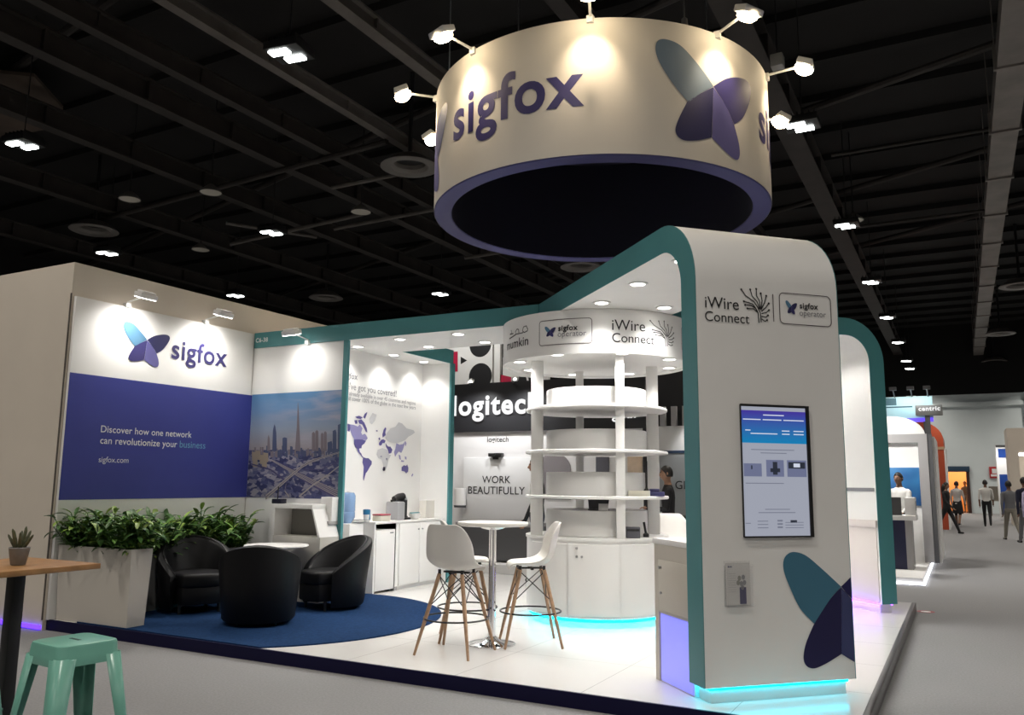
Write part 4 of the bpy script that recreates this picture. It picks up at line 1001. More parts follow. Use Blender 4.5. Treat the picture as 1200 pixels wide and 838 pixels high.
planter('long shade-grey planter box along the navy graphics wall, behind the armchairs', -8.03, -7.66, 5.80, 7.60, .60, mat('shaded_lacquer', (.16, .16, .16), .5))  # shade behind the armchairs is put into this box's grey
def leafmat(nm, c_): return mat(nm, c_, .45, noise=.35, nscale=9)
LG = [leafmat('leaf_dark', (.045, .12, .022)), leafmat('leaf_mid', (.10, .22, .035)), leafmat('leaf_lime', (.22, .33, .055)), leafmat('leaf_pale', (.32, .40, .22))]
def leaf(b, base, az, L, wd, up, bend, mi, seg=6, tw=0.0):
    d = Vector((math.cos(az), math.sin(az), 0)); s_ = Vector((-d.y, d.x, 0)); p = Vector(base); ang = up; vs = []
    for i in range(seg + 1):
        f = i / seg; w_ = wd * (math.sin(PI * min(1, .12 + f * .88)) ** .8) * (1 if f < 1 else 0) + (.0008 if f == 1 else 0)
        n_ = (d * -math.sin(ang) + Vector((0, 0, math.cos(ang))))
        sd = (s_ * math.cos(tw) + n_ * math.sin(tw))
        vs += [p + sd * w_ / 2 + n_ * w_ * .18, p, p - sd * w_ / 2 + n_ * w_ * .18]
        p = p + (d * math.cos(ang) + Vector((0, 0, math.sin(ang)))) * (L / seg); ang -= bend / seg
    fs = []
    for i in range(seg):
        a = i * 3; fs += [(a, a + 1, a + 4, a + 3), (a + 1, a + 2, a + 5, a + 4)]
    b.add(vs, fs, mi, True)
def strap_plant(rg):
    b = MB()
    for k in range(34):
        az = rg.uniform(0, 2 * PI); f = rg.random()
        leaf(b, (rg.uniform(-.03, .03), rg.uniform(-.03, .03), .0), az, rg.uniform(.20, .36), rg.uniform(.032, .055), rg.uniform(.55, 1.5), rg.uniform(.6, 1.9), rg.choice([0, 0, 0, 1, 1, 3]))
    return b
def fern_plant(rg):
    b = MB()
    for k in range(15):
        az = rg.uniform(0, 2 * PI); L = rg.uniform(.26, .40); d = Vector((math.cos(az), math.sin(az), 0)); s_ = Vector((-d.y, d.x, 0)); p = Vector((0, 0, 0)); ang = rg.uniform(.8, 1.45); bd = rg.uniform(1.0, 2.1); mi = rg.choice([1, 2, 2, 0])
        P = [p.copy()]
        for i in range(12):
            p = p + (d * math.cos(ang) + Vector((0, 0, math.sin(ang)))) * (L / 12); ang -= bd / 12; P.append(p.copy())
            ll = .075 * math.sin(PI * (i + 1.5) / 14)
            for sg in (-1, 1): leaf(b, p, az + sg * 1.05, ll, .012, ang * .6 + .1, .5, mi, 2)
        b.tube(P, .0025, 4, mi)
    return b
def bush_plant(rg):
    b = MB()
    for k in range(9):
        az = rg.uniform(0, 2 * PI); d = Vector((math.cos(az), math.sin(az), 0)); up = rg.uniform(.7, 1.5); L = rg.uniform(.18, .34)
        tip = d * L * math.cos(up) + Vector((0, 0, L * math.sin(up))); b.tube([(0, 0, 0), tip], .004, 4, 0)
        for i in range(9):
            f = .25 + .75 * i / 8; leaf(b, tip * f, rg.uniform(0, 2 * PI), rg.uniform(.08, .13), rg.uniform(.028, .045), rg.uniform(-.1, .9), rg.uniform(.4, 1.2), rg.choice([0, 0, 1, 2]), 4)
    return b
kinds = [('strap_leaf_plant', strap_plant, 'dark strap-leaved plant in the planter row', 'dark strap-leaved plants in the planters'), ('fern', fern_plant, 'bright green arching fern in the planter row', 'bright ferns in the planters'), ('bushy_plant', bush_plant, 'bushy small-leaved plant in the planter row', 'bushy small-leaved plants in the planters')]
protos = []; rg = random.Random(11)
def plant(k, v, x, y, z, rz, sc):
    nm, fn, lab, grp = kinds[k]
    while len(protos) < 9:
        kk = len(protos) // 3; o = fn(rg).build(kinds[kk][0], LG, sharp=180); COL.objects.unlink(o); protos.append(o.data); bpy.data.objects.remove(o)
    o = bpy.data.objects.new(nm, protos[k * 3 + v]); COL.objects.link(o); o.location = (x, y, z); o.rotation_euler = (rg.uniform(-.12, .12), rg.uniform(-.12, .12), rz); o.scale = (sc, sc, sc * rg.uniform(.9, 1.1))
    # leaves press against the graphics wall instead of passing through it
    me = o.data.copy(); o.data = me; Mw = Matrix.LocRotScale(o.location, o.rotation_euler, o.scale); Mi = Mw.inverted()
    for vtx in me.vertices:
        p = Mw @ vtx.co
        if p.x < -8.06: p.x = -8.06 + .002 * math.sin(p.z * 90); vtx.co = Mi @ p
    o['label'] = lab; o['category'] = 'plant'; o['group'] = grp
for i in range(9):
    for j in range(2):
        x = -7.95 + .117 * i + rg.uniform(-.03, .03); y = 5.46 + j * .09
        plant(rg.choice([0, 0, 1, 1, 2]), rg.randrange(3), x, y, PZ + .65, rg.uniform(0, 6.28), rg.uniform(1.05, 1.4))
for i in range(14):
    for j in range(2):
        plant(rg.choice([0, 0, 1, 1, 2]), rg.randrange(3), -7.94 + j * .19, 5.88 + i * .125, PZ + .53, rg.uniform(0, 6.28), rg.uniform(1.25, 1.65))

# --- white wall desk under the skyline print
WD = thing('wall_desk', 'white desk with open grey niche under the printed city skyline', 'desk', (-6.9, 7.6, PZ))
wx0, wx1, wy0 = -7.27, -6.66, 7.52
GN = mat('grey_niche', (.22, .21, .195), .6)
b = MB(); b.box(wx0, wx1, wy0, YC - .005, 1.165, 1.215); b.build('worktop', WHITE, WD, bevel=.003)
MB().box(wx0 - .0, wx1 + .12, wy0 + .02, YC - .005, PZ, .845).build('lower_cabinet', mat('warm_white_laminate', (.62, .60, .55), .5), WD)
b = MB(); b.box(wx0 + .02, wx1 - .02, YC - .06, YC - .01, .845, 1.165); b.build('niche_back', GN, WD)
MB().box(wx0, wx0 + .025, wy0 + .01, YC - .005, .845, 1.165).build('side_panel', WHITE, WD)
b = MB(); b.prism([(wx1 - .02, 1.165), (wx1 + .0, 1.165), (wx1 + .12, .845), (wx1 + .09, .845)], ((0, wy0 + .01, 0), (1, 0, 0), (0, 0, 1), (0, 1, 0)), .345); b.build('slanted_panel', WHITE, WD)
q = onY(327, 590, 7.62); t = thing('router', 'small black router with upright antenna on the white wall desk', 'router', (q[0], 7.62, 1.215))
MB().box(-.075, .075, -.05, .05, 0, .055).build('body', mat('navy_black_plastic', (.012, .012, .03), .4), t, bevel=.008, world=False)
b = MB(); b.tube([(-.055, .03, .05), (-.05, .03, .20)], .006, 8); b.build('antenna', BLACK, t, world=False)
b = MB(); b.box(-.10, .10, -.06, .06, 0, .004); b.v = [(p[0] + q[0] + .22, p[1] + 7.65, p[2] + 1.216) for p in b.v]
tag(recenter(b.build('paper_sheet', mat('paper', (.8, .8, .78), .6)), (q[0] + .22, 7.65, 1.216)), 'white paper sheets on the wall desk beside the black router', 'paper')
q = onY(386, 603, YC - .06); t = thing('wall_cabinet', 'small white cabinet box on the wall right of the white desk', 'cabinet', (q[0], YC - .06, .98))
MB().box(q[0] - .085, q[0] + .085, YC - .12, YC - .002, 1.02, 1.30).build('body', WHITE_M, t, bevel=.004)
MB().box(q[0] - .09, q[0] + .09, YC - .16, YC - .002, .98, 1.02).build('ledge', mat('grey_ledge', (.40, .39, .38), .5), t, bevel=.003)

# --- pantry: cupboard row, fridge, dispenser, small things on top
px_ = -6.52
PC = thing('pantry_cupboard', 'row of white pantry cupboards with worktop in the alcove', 'cupboard', (-6.75, 9.4, PZ))
py0, pyf, py1 = 8.52, 8.98, 10.10
MB().box(AM + .003, px_ + .015, py0, py1, .955, .985).build('worktop', WHITE, PC, bevel=.003)
b = MB(); b.box(AM + .003, px_, pyf, py1, PZ + .05, .955); b.box(AM + .003, px_, py0, py0 + .03, PZ, .955); b.box(AM + .003, px_ - .03, pyf, py1, PZ, PZ + .05); b.build('carcass', WHITE, PC)
for y0, y1, ky in ((pyf + .06, 9.50, 9.46), (9.51, 10.06, 9.55)):
    d_ = MB().box(px_, px_ + .018, y0, y1, PZ + .06, .945).build('door', WHITE, PC, bevel=.003)
    b = MB(); b.tube([(px_ + .018, ky, .86), (px_ + .036, ky, .86)], .010, 10); b.build('knob', STEEL, d_)
MB().box(AM + .005, px_ - .004, pyf, pyf + .055, PZ, .95).build('filler_panel', GREY, PC)
FR = thing('mini_fridge', 'small white fridge under the pantry worktop', 'fridge', (-6.72, 8.76, PZ))
MB().box(AM + .01, px_ - .05, py0 + .05, pyf - .01, PZ + .02, .88).build('cabinet', WHITE, FR, bevel=.006)
fd = MB().box(px_ - .048, px_ - .005, py0 + .05, pyf - .01, PZ + .03, .88).build('door', WHITE, FR, bevel=.008)
MB().box(px_ - .006, px_ - .002, pyf - .12, pyf - .05, .83, .845).build('badge', TXTG, fd)
for y in (py0 + .07, pyf - .04): MB().box(AM + .03, px_ - .07, y, y + .03, PZ, PZ + .022).build('foot', BLACK, FR)
WDsp = thing('water_dispenser', 'white water dispenser with blue bottle behind the teal corner post', 'water dispenser', (-6.66, 8.26, PZ))
MB().box(-6.82, -6.54, 8.06, 8.33, PZ, .98).build('body', WHITE, WDsp, bevel=.015)
MB().box(-6.545, -6.53, 8.13, 8.27, .74, .84).build('tap_recess', GREY, WDsp)
b = MB(); b.lathe([(.001, 1.36), (.08, 1.35), (.10, 1.31), (.10, 1.13), (.096, 1.12), (.10, 1.11), (.10, 1.05), (.06, .99), (.05, .97)], (-6.68, 8.17), 28); b.build('bottle', mat('blue_bottle', (.25, .40, .66), .1, alpha=.9, coat=.5), WDsp)
ctz = .985
def at_ct(px, py, xx=-6.66): q = onX(px, py, xx); return (xx, q[1], ctz)
o = at_ct(467, 609, -6.68); CM = thing('coffee_machine', 'black and silver capsule coffee machine on the pantry worktop', 'coffee machine', o)
b = MB(); b.box(-.10, .10, -.16, .01, .0, .24); b.build('water_tank', mat('silver_plastic', (.36, .36, .37), .35), CM, world=False, bevel=.02)
b = MB(); b.box(-.09, .09, .01, .07, .03, .26); b.box(-.09, .09, .01, .16, 0, .03); b.box(-.07, .07, .07, .12, .03, .05); b.build('body', BLACK, CM, world=False, bevel=.008)
b = MB(); b.tube([(0, -.12, .275), (0, -.02, .295), (0, .08, .30)], [.035, .05, .055], 14); b.build('top_housing', BLACK, CM, world=False)
b = MB(); b.tube([(0, .06, .27), (0, .13, .25)], [.055, .045], 16); b.build('brew_head', STEEL, CM, world=False)
b = MB(); b.tube([(0, -.17, .25), (0, -.10, .265)], .018, 8); b.tube([(0, .12, .27), (0, .17, .262)], .012, 8); b.build('lever', BLACK, CM, world=False)
o = at_ct(428, 609); t = thing('cup_stack', 'white cups with a blue lid at the near end of the pantry worktop', 'cups', o)
b = MB(); b.lathe([(.03, 0), (.04, .10), (.038, .10), (.028, .01)], (0, .02), 20); b.lathe([(.03, 0), (.042, .13), (.04, .13), (.028, .01)], (-.05, .12), 20); b.build('cup', WHITE, t, world=False)
b = MB(); b.lathe([(.042, .09), (.044, .15), (.03, .155), (.001, .155)], (0, .02), 20); b.box(-.01, .02, .05, .075, .02, .15); b.build('blue_lid', mat('blue_plastic', (.02, .16, .32), .4), t, world=False)
o = at_ct(421, 611, -6.60); t = thing('serving_tray', 'small metal tray at the near end of the pantry worktop', 'tray', o)
b = MB(); b.box(-.08, .08, -.10, .10, 0, .012); b.build('base', STEEL, t, world=False, bevel=.004); b = MB(); b.tube([(x, y, .03) for x, y in ((-.08, -.10), (.08, -.10), (.08, .10), (-.08, .10))], .005, 6, closed=True); b.build('rim', STEEL, t, world=False)
o = at_ct(447, 610, -6.62); t = thing('tea_box', 'cream box with red lid beside the coffee machine', 'box', o)
MB().box(-.07, .07, -.10, .10, 0, .07).build('body', mat('cream_card', (.62, .60, .50), .6), t, world=False, bevel=.004)
MB().box(-.072, .072, -.102, .102, .071, .09).build('lid', mat('red_card', (.30, .05, .07), .6), t, world=False, bevel=.004)
o = at_ct(486, 609, -6.64); t = thing('sugar_bowl', 'white bowl with blue spoon right of the coffee machine', 'bowl', o)
b = MB(); b.lathe([(.001, 0), (.05, .002), (.08, .04), (.085, .075), (.08, .075), (.05, .01)], (0, 0), 28); b.build('bowl', WHITE, t, world=False)
b = MB(); b.box(-.02, .02, -.10, .09, .078, .09); b.build('spoon', mat('turquoise_plastic', (.05, .30, .36), .4), t, world=False, bevel=.004)
o = at_ct(503, 609, -6.74); t = thing('paper_bag', 'large white paper bag at the far end of the pantry worktop', 'bag', o)
b = MB(); b.prism([(-.17, 0), (.17, 0), (.155, .24), (-.155, .24)], ((.05, 0, 0), (0, 1, 0), (0, 0, 1), (-1, 0, 0)), .12); b.build('body', mat('kraft_white', (.68, .66, .61), .7), t, world=False, bevel=.004)
b = MB(); b.box(-.075, .055, -.157, .157, .24, .252); b.build('fold', WHITE, t, world=False)

# ================================================================== FOREGROUND TABLE AND STOOLS
FTZ = 1.0
e0 = G(118.5, 660, FTZ)
FT = thing('high_bar_table', 'tall wooden table on a black column at the left edge, nearest the camera', 'bar table', (e0[0] - .42, e0[1] - .55, 0))
fx1, fy1 = e0[0], e0[1]
MB().box(fx1 - .72, fx1, fy1 - 1.15, fy1, FTZ - .032, FTZ).build('tabletop', TABLEW, FT, bevel=.004)
lq = onX(18.5, 684, fx1 - .36)
lx, ly = fx1 - .36, lq[1]
MB().box(lx - .036, lx + .036, ly - .036, ly + .036, .02, FTZ - .034).build('column', BLACK, FT, bevel=.004)
b = MB(); b.box(lx - .25, lx + .25, ly - .25, ly + .25, 0, .02); b.build('base_plate', BLACK, FT, bevel=.004)
MB().box(lx - .2, lx + .2, ly - .2, ly + .2, FTZ - .042, FTZ - .033).build('top_plate', BLACK, FT)
o = G(21, 662.5, FTZ); SU = thing('potted_succulent', 'small spiky succulent in a grey pot on the wooden high table', 'potted plant', (o[0], o[1], FTZ))
b = MB(); b.lathe([(.001, 0), (.036, .002), (.040, .008), (.056, .098), (.054, .102), (.048, .10), (.046, .085), (.001, .085)], (0, 0), 32); b.build('pot', mat('grey_ceramic', (.24, .235, .23), .6, noise=.08, nscale=40), SU, world=False)
b = MB(); rg2 = random.Random(4)
for az, up, L in ((0, 1.45, .13), (.9, 1.25, .12), (2.0, 1.2, .12), (3.1, 1.0, .11), (3.6, 1.35, .13), (4.4, 1.3, .125), (5.2, 1.15, .12), (6.0, .9, .12), (2.6, .75, .06), (1.4, 1.4, .14)):
    d = Vector((math.cos(az + .5), math.sin(az + .5), 0)); p0 = Vector((0, 0, .08)) + d * .015; tip = p0 + d * L * math.cos(up) + Vector((0, 0, L * math.sin(up)))
    b.tube([p0, p0.lerp(tip, .5), p0.lerp(tip, .9), tip], [.009, .0095, .007, .002], 8)
b.build('leaves', mat('succulent_green', (.10, .105, .055), .5, noise=.3, nscale=40), SU, world=False)
# mint metal stools
def make_mint(label):
    H = .70; t = thing('metal_stool', label, 'stool', (0, 0, 0), 0, 'mint metal stools by the wooden table')
    P = rrect(-.155, .155, -.155, .155, .05, 6); n = len(P)
    b = MB(); R_ = []
    for sc, z in ((.90, H), (.97, H - .004), (1.0, H - .016), (1.02, H - .055), (1.035, H - .06), (1.045, H - .10)): R_.append([(p[0] * sc, p[1] * sc, z) for p in P])
    vs = [p for r_ in R_ for p in r_]; fs = [list(range(n))]
    for k in range(len(R_) - 1):
        for i in range(n): j = (i + 1) % n; fs.append((k * n + i, k * n + j, (k + 1) * n + j, (k + 1) * n + i))
    b.add(vs, fs, 0, True); b.build('seat', MINT, t, world=False, sharp=40)
    MB().box(-.045, .045, -.009, .009, H - .003, H + .0008).build('hand_slot', mat('slot_dark', (.02, .05, .04), .6), t, world=False)
    for sx in (-1, 1):
        for sy in (-1, 1):
            b = MB(); cs = []
            for f in (0, 1):
                z = (H - .06) * (1 - f); e = .158 + .075 * f; w_ = .085 - .04 * f
                c0 = Vector((sx * e, sy * e, z)); cs.append([c0 - Vector((sx * w_, 0, 0)), c0 - Vector((sx * .014, 0, 0)), c0 - Vector((0, sy * .014, 0)), c0 - Vector((0, sy * w_, 0))])
            vs = cs[0] + cs[1]; fs = [(0, 1, 5, 4), (1, 2, 6, 5), (2, 3, 7, 6)]; b.add(vs, fs, 0, True); o = b.build('leg', MINT, t, world=False, sharp=60)
            m = o.modifiers.new('s', 'SOLIDIFY'); m.thickness = .004; m.offset = 0
    b = MB()
    for sx, sy, tx, ty in ((-1, -1, 1, 1), (-1, 1, 1, -1)):
        b.tube([(sx * .20, sy * .20, .26), (tx * .20, ty * .20, .26)], .008, 6)
    b.build('cross_brace', MINT, t, world=False); return t
MS = make_mint('mint green metal stool in front at lower left, its seat fully seen')
q = G(88, 749, .70); MS.location = (q[0], q[1], 0); MS.rotation_euler = (0, 0, math.radians(-6))
q = G(-60, 737, .70); dup(MS, (q[0], q[1], 0), math.radians(12), 'mint green metal stool cut off by the left edge behind the black column', 'mint metal stools by the wooden table')

# ================================================================== NEIGHBOURING STANDS
LY = 13.5
BLK = mat('black_fascia', (.010, .010, .012), .45)
lxa, lxb = -9.6, onY(757, 480, LY)[0]
hz1_, hz0_ = onY(575, 449, LY)[2], onY(575, 506, LY)[2]
LB = thing('tech_stand_wall', 'grey stand wall with black header seen behind the display tower', 'stand wall', ((lxa + lxb) / 2, LY, 0))
MB().box(lxa, lxb, LY, LY + .12, .18, hz0_).build('panel', mat('pale_grey_panel', (.70, .69, .69), .6), LB)
MB().box(lxa, lxb, LY - .05, LY + .12, hz0_, hz1_).build('header', BLK, LB)
MB().box(lxb - .05, lxb + .01, LY - .04, LY + .14, .1, hz1_).build('end_trim', BLK, LB)
b = MB(); b.box(lxa, lxb + .2, LY - 1.2, LY + .1, 0, .14); b.build('base', WHITE, LB); MB().box(lxa, lxb + .2, LY - .12, LY, .14, .2).build('skirting', BLK, LB)
m3 = lambda off: (lambda u, v: (u, LY - off, v))
b = MB(); p0 = onY(533, 487, LY); p1 = onY(634, 484, LY); put_text(b, 'logitech', m3(.075), p0[0], p1[0], p0[2], 0, .03)
p0 = onY(719, 490.5, LY); p1 = onY(751, 490, LY); put_text(b, 'gear', m3(.075), p0[0], p1[0], p0[2], 0, .02)
b.build('header_lettering', emis('sign_white', (1, 1, 1), 1.0), LB)
b = MB(); p0 = onY(571, 518, LY); p1 = onY(596, 516, LY); put_text(b, 'logitech', m3(.004), p0[0], p1[0], p0[2], 0, .01); b.build('small_lettering', TXTK, LB)
w0, w1 = onY(545, 560, LY)[0], onY(632, 560, LY)[0]; wz1, wz0 = onY(580, 536, LY)[2], .8
PB = thing('slogan_board', 'raised grey board reading WORK BEAUTIFULLY on the grey wall', 'sign', ((w0 + w1) / 2, LY - .03, wz0))
MB().box(w0, w1, LY - .06, LY - .002, wz0, wz1).build('board', mat('light_grey_board', (.72, .72, .72), .5), PB, bevel=.005)
b = MB(); p0 = onY(567, 566, LY); p1 = onY(600, 565, LY); put_text(b, 'WORK', m3(.064), p0[0], p1[0], p0[2], 0, .004)
p0 = onY(550.5, 578.5, LY); p1 = onY(617, 577, LY); put_text(b, 'BEAUTIFULLY', m3(.064), p0[0], p1[0], p0[2], 0, .004); b.build('lettering', TXTK, PB)
p0 = onY(575.5, 535.5, LY); p1 = onY(591, 531, LY); VB = thing('conference_camera', 'black conference camera bar above the slogan board', 'camera', ((p0[0] + p1[0]) / 2, LY - .05, p0[2]))
MB().box(p0[0], p1[0], LY - .12, LY - .002, p0[2], p1[2]).build('bar', BLACK, VB, bevel=.012)
b = MB(); cxx = (p0[0] + p1[0]) / 2; b.box(cxx - .05, cxx + .05, LY - .10, LY - .004, p0[2] - .05, p0[2]); b.tube([(cxx, LY - .12, p0[2] + .04), (cxx, LY - .14, p0[2] + .04)], .025, 12); b.build('lens_mount', BLACK, VB)
p0 = onY(533, 594, LY - .2); t = thing('wall_lamp', 'white and grey tube lamp on the grey wall beside the teal pantry post', 'lamp', (p0[0] + .08, LY - .15, p0[2]))
b = MB(); b.lathe([(.001, p0[2] + .03), (.11, p0[2] + .03), (.11, p0[2] + .34), (.001, p0[2] + .34)], (p0[0] + .08, LY - .15), 20); b.build('shade', WHITE, t); b = MB(); b.lathe([(.001, p0[2] - .01), (.11, p0[2] - .01), (.115, p0[2] + .03)], (p0[0] + .08, LY - .15), 20); b.tube([(p0[0] + .08, LY - .15, p0[2] + .3), (p0[0] + .08, LY, p0[2] + .3)], .02, 8); b.build('holder', GREYD, t)
c0 = onY(545, 655, LY - .5); c1 = onY(632, 655, LY - .5)
CB = thing('dark_cabinet', 'low dark grey cabinet in front of the grey stand wall', 'cabinet', ((c0[0] + c1[0]) / 2, LY - .4, .14))
MB().box(c0[0], c1[0], LY - .8, LY - .1, .16, .74).build('body', GREYD, CB, bevel=.01)
MB().box(c0[0] - .02, c1[0] + .02, LY - .82, LY - .08, .74, .80).build('top', GREY, CB, bevel=.008)
# rolled top: white arch niche and poster seen through the shelves
a0 = onY(648, 560, LY); NI = thing('arched_poster', 'grey arched graphic on the wall seen between the tower posts', 'poster', (a0[0] + .2, LY, 1.4))
b = MB(); b.prism([(a0[0] - .3, 1.2), (a0[0] + .35, 1.2), (a0[0] + .35, 1.72)] + [(a0[0] + .025 + .325 * math.cos(a), 1.72 + .30 * math.sin(a)) for a in np.linspace(0, PI, 14)], ((0, LY - .012, 0), (1, 0, 0), (0, 0, 1), (0, 1, 0)), .012); b.build('arch', mat('mauve_grey', (.22, .20, .21), .6), NI)
b = MB(); q0 = onY(699, 557, LY); q1 = onY(714, 534, LY); b.box(q0[0], q1[0], LY - .03, LY - .002, q0[2], q1[2])
tag(recenter(b.build('wall_screen', mat('slate_screen', (.10, .10, .12), .3), bevel=.005), ((q0[0] + q1[0]) / 2, LY - .02, q0[2])), 'slate grey wall screen seen through the shelves', 'screen')
b = MB(); q0 = onY(736, 556, LY); q1 = onY(753, 529, LY); b.box(q0[0], q1[0], LY - .03, LY - .002, q0[2], q1[2])
tag(recenter(b.build('cream_picture', mat('cream_print', (.60, .46, .34), .6, noise=.25, nscale=4), bevel=.004), ((q0[0] + q1[0]) / 2, LY - .02, q0[2])), 'cream and tan picture seen through the shelves right of the near post', 'picture')
# white back banner with black discs over the header
by_ = LY + .5
BB = thing('banner_wall', 'white upper wall with big black discs and red blocks above the black header', 'banner', (-8, by_, hz1_ - .2))
bq = lambda px, py: (lambda q: (q[0], q[2]))(onY(px, py, by_))
x1_ = bq(577, 420)[0]; x2_ = bq(625, 430)[0]
MB().box(-10, x1_, by_, by_ + .1, 2.6, 4.75).build('panel', WHITE_M, BB); b = MB(); b.box(x1_ + .03, x1_ + .16, by_ + .02, by_ + .1, 2.6, 4.75); b.box(x1_ + .2, x2_ + .3, by_ + .06, by_ + .12, 2.6, 3.9); b.build('side_panel', WHITE_M, BB)
b = MB(); m4 = lambda u, v: (u, by_ - .004, v)
def disc(px, py, r, mi): u, v = bq(px, py); put_poly(b, [(u + r * math.cos(a), v + r * math.sin(a)) for a in np.linspace(0, 2 * PI, 33)[:-1]], m4, mi)
rd_ = bq(577, 441)[0] - bq(563.5, 441)[0]; disc(563, 441, rd_, 0); disc(563, 404, rd_ * .95, 0)
put_poly(b, [bq(540, 418), bq(540, 427), bq(547.5, 422.5)], m4, 0)
put_poly(b, [bq(526, 413), bq(536.5, 412), bq(536.5, 435.5), bq(526, 436)], m4, 1)
b.build('printed_discs', [TXTK, mat('crimson_print', (.50, .012, .06), .5)], BB)
b = MB(); m5 = lambda u, v: (u, by_ + .055, v)
put_poly(b, [bq(581.5, 438), bq(597.5, 441.5), bq(597.5, 447), bq(588, 448), bq(588, 452), bq(583, 452)], m5, 0)
put_poly(b, [bq(606, 441), bq(615, 441.5), bq(617, 452), bq(604, 452)], m5, 1); put_poly(b, [bq(617.5, 442), bq(626, 442.5), bq(626, 452), bq(619, 452)], m5, 1)
b.build('printed_letters', [MATS['crimson_print'], TXTK], BB)
for px in (556, 608):
    q = onY(px, 451, LY - .3); t = thing('header_spotlight', 'small arm spotlight over the black header, ' + ('left of the white letters' if px == 556 else 'by the red block'), 'spotlight', (q[0], LY - .06, hz1_), 0, 'spotlights over the black header')
    b = MB(); b.tube([(q[0] - .25, LY - .05, hz1_ - .02), (q[0] - .1, LY - .35, hz1_ + .02), (q[0], LY - .42, hz1_)], .015, 6); b.build('arm', STEEL, t)
    b = MB(); b.lathe([(.001, hz1_ - .04), (.05, hz1_ - .03), (.055, hz1_ + .03), (.001, hz1_ + .05)], (q[0], LY - .42), 14); b.build('head', WHITE, t)
    lamp('spot_lamp', 'SPOT', (q[0], LY - .55, hz1_ + .0), (q[0], LY - .1, hz1_ - 1.6), 110, (1, 1, 1), .05, 120, .8, t)
lamp('banner_fill', 'SPOT', (-8.3, by_ - 1.3, 5.2), (-8.1, by_, 3.9), 90, (1, 1, .98), .1, 110, .8, BB)  # fill spot with no fixture, added to brighten the white banner
# stand to the right of it with dark slats, seen past the tower
RY = 15.5
SW = thing('slatted_stand', 'white and grey stand wall with dark slats, right of the display tower', 'stand wall', (-3.9, RY, 0))
sx0, sx1 = onY(757, 500, RY)[0], -1.6
zr = lambda py: onY(800, py, RY)[2]
MB().box(sx0, sx1, RY, RY + .1, zr(528), zr(499)).build('upper_panel', WHITE_M, SW); MB().box(sx0, sx1, RY - .02, RY + .1, zr(531), zr(528)).build('blue_rail', mat('rail_blue', (.03, .06, .12), .5), SW)
MB().box(sx0, sx1, RY, RY + .1, 0, zr(531)).build('lower_panel', mat('cool_grey_panel', (.42, .44, .45), .6), SW)
b = MB(); b.box(sx0, sx1, RY + .1, RY + .2, zr(499), 4.4); b.build('dark_back', BLK, SW)
b = MB()
for k in range(12): x = sx0 + .08 + k * .22; b.box(x, x + .10, RY - .05, RY + .05, zr(499), zr(476))
b.build('slats', GREY, SW)
b = MB(); p0 = onY(791.5, 573, RY); p1 = onY(817, 571, RY); put_text(b, 'Global', lambda u, v: (u, RY - .004, v), p0[0], p0[0] + (p1[0] - p0[0]) * 1.35, p0[2], 0, .005); b.build('lettering', TXTK, SW)
q = onY(812, 508, RY - .4); lamp('wall_wash', 'SPOT', (q[0], RY - .35, zr(499) - .02), (q[0], RY, zr(520)), 14, (1, 1, 1), .08, 110, .7, SW)
b = MB(); b.box(onY(786, 600, 14)[0], -2.5, 13.9, 14.5, 0, .95); tag(recenter(b.build('black_counter', BLK, bevel=.01), (-3.2, 14.2, 0)), 'black counter behind the white shell chair, right of the display tower', 'counter')

# --- white stand on the aisle at right
NP = thing('aisle_stand_platform', 'glossy white platform with glowing edge on the right-hand aisle', 'platform', (-2.4, 18, 0))
ax_, ay_ = -.62, 14.35
MB().box(-5, ax_, ay_, 22.4, .03, .11).build('deck', WHITE, NP); MB().box(-5, ax_ + .012, ay_ - .012, 22.4, 0, .03).build('plinth', BLK, NP)
b = MB(); b.box(ax_, ax_ + .03, ay_ - .03, 22.4, .012, .035); b.box(-5, ax_ + .03, ay_ - .03, ay_, .012, .035); b.build('light_strip', emis('white_led', (.9, .92, 1), 5), NP)
NY = 17.4
nx1 = onY(1088, 560, NY)[0]
NW = thing('aisle_stand_wall', 'white stand wall with grey frame and blue poster on the right-hand aisle', 'stand wall', (-1.8, NY, .11))
MB().box(-5, nx1, NY, NY + .1, .11, onY(1070, 520, NY)[2]).build('panel', WHITE_M, NW)
z5 = onY(1070, 509, NY)[2]; z6 = onY(1070, 519, NY)[2]
MB().box(-5, nx1 + .02, NY - .1, NY + .12, z6, z5).build('header', GREY, NW); MB().box(nx1 - .14, nx1 + .02, NY - .1, NY + .12, .11, z6).build('post', GREY, NW)
b = MB(); b.box(nx1 + .02, nx1 + .10, NY - .08, NY + .10, .11, z5); b.build('dark_edge', GREYD, NW)
b = MB(); b.box(nx1 + .08, nx1 + .14, NY, 19.5, .11, z5 - .05); b.build('side_wall', WHITE_M, NW)
b = MB(); b.prism([(-5, z5)] + [(-1.2 + .62 * math.cos(a), z5 + .02 + .36 * math.sin(a)) for a in np.linspace(PI / 2, 0, 10)][::1] + [(-.58, z5)], ((0, NY + .4, 0), (1, 0, 0), (0, 0, 1), (0, 1, 0)), .1); b.build('vault_panel', WHITE_M, NW)
lamp('vault_lamp', 'SPOT', (-1.0, NY + .12, z5 + .38), (-1.0, NY + .4, z5 + .05), 4, (1, 1, .97), .06, 140, .6, NW)
p0 = onY(1040, 592, NY); p1 = onY(1077, 548, NY)
BPm = mat('blue_poster', (.02, .10, .30), .4); nt = BPm.node_tree; tc = nt.nodes.new('ShaderNodeTexCoord'); nz = nt.nodes.new('ShaderNodeTexNoise'); nz.inputs['Scale'].default_value = 1.3; cr = nt.nodes.new('ShaderNodeValToRGB')
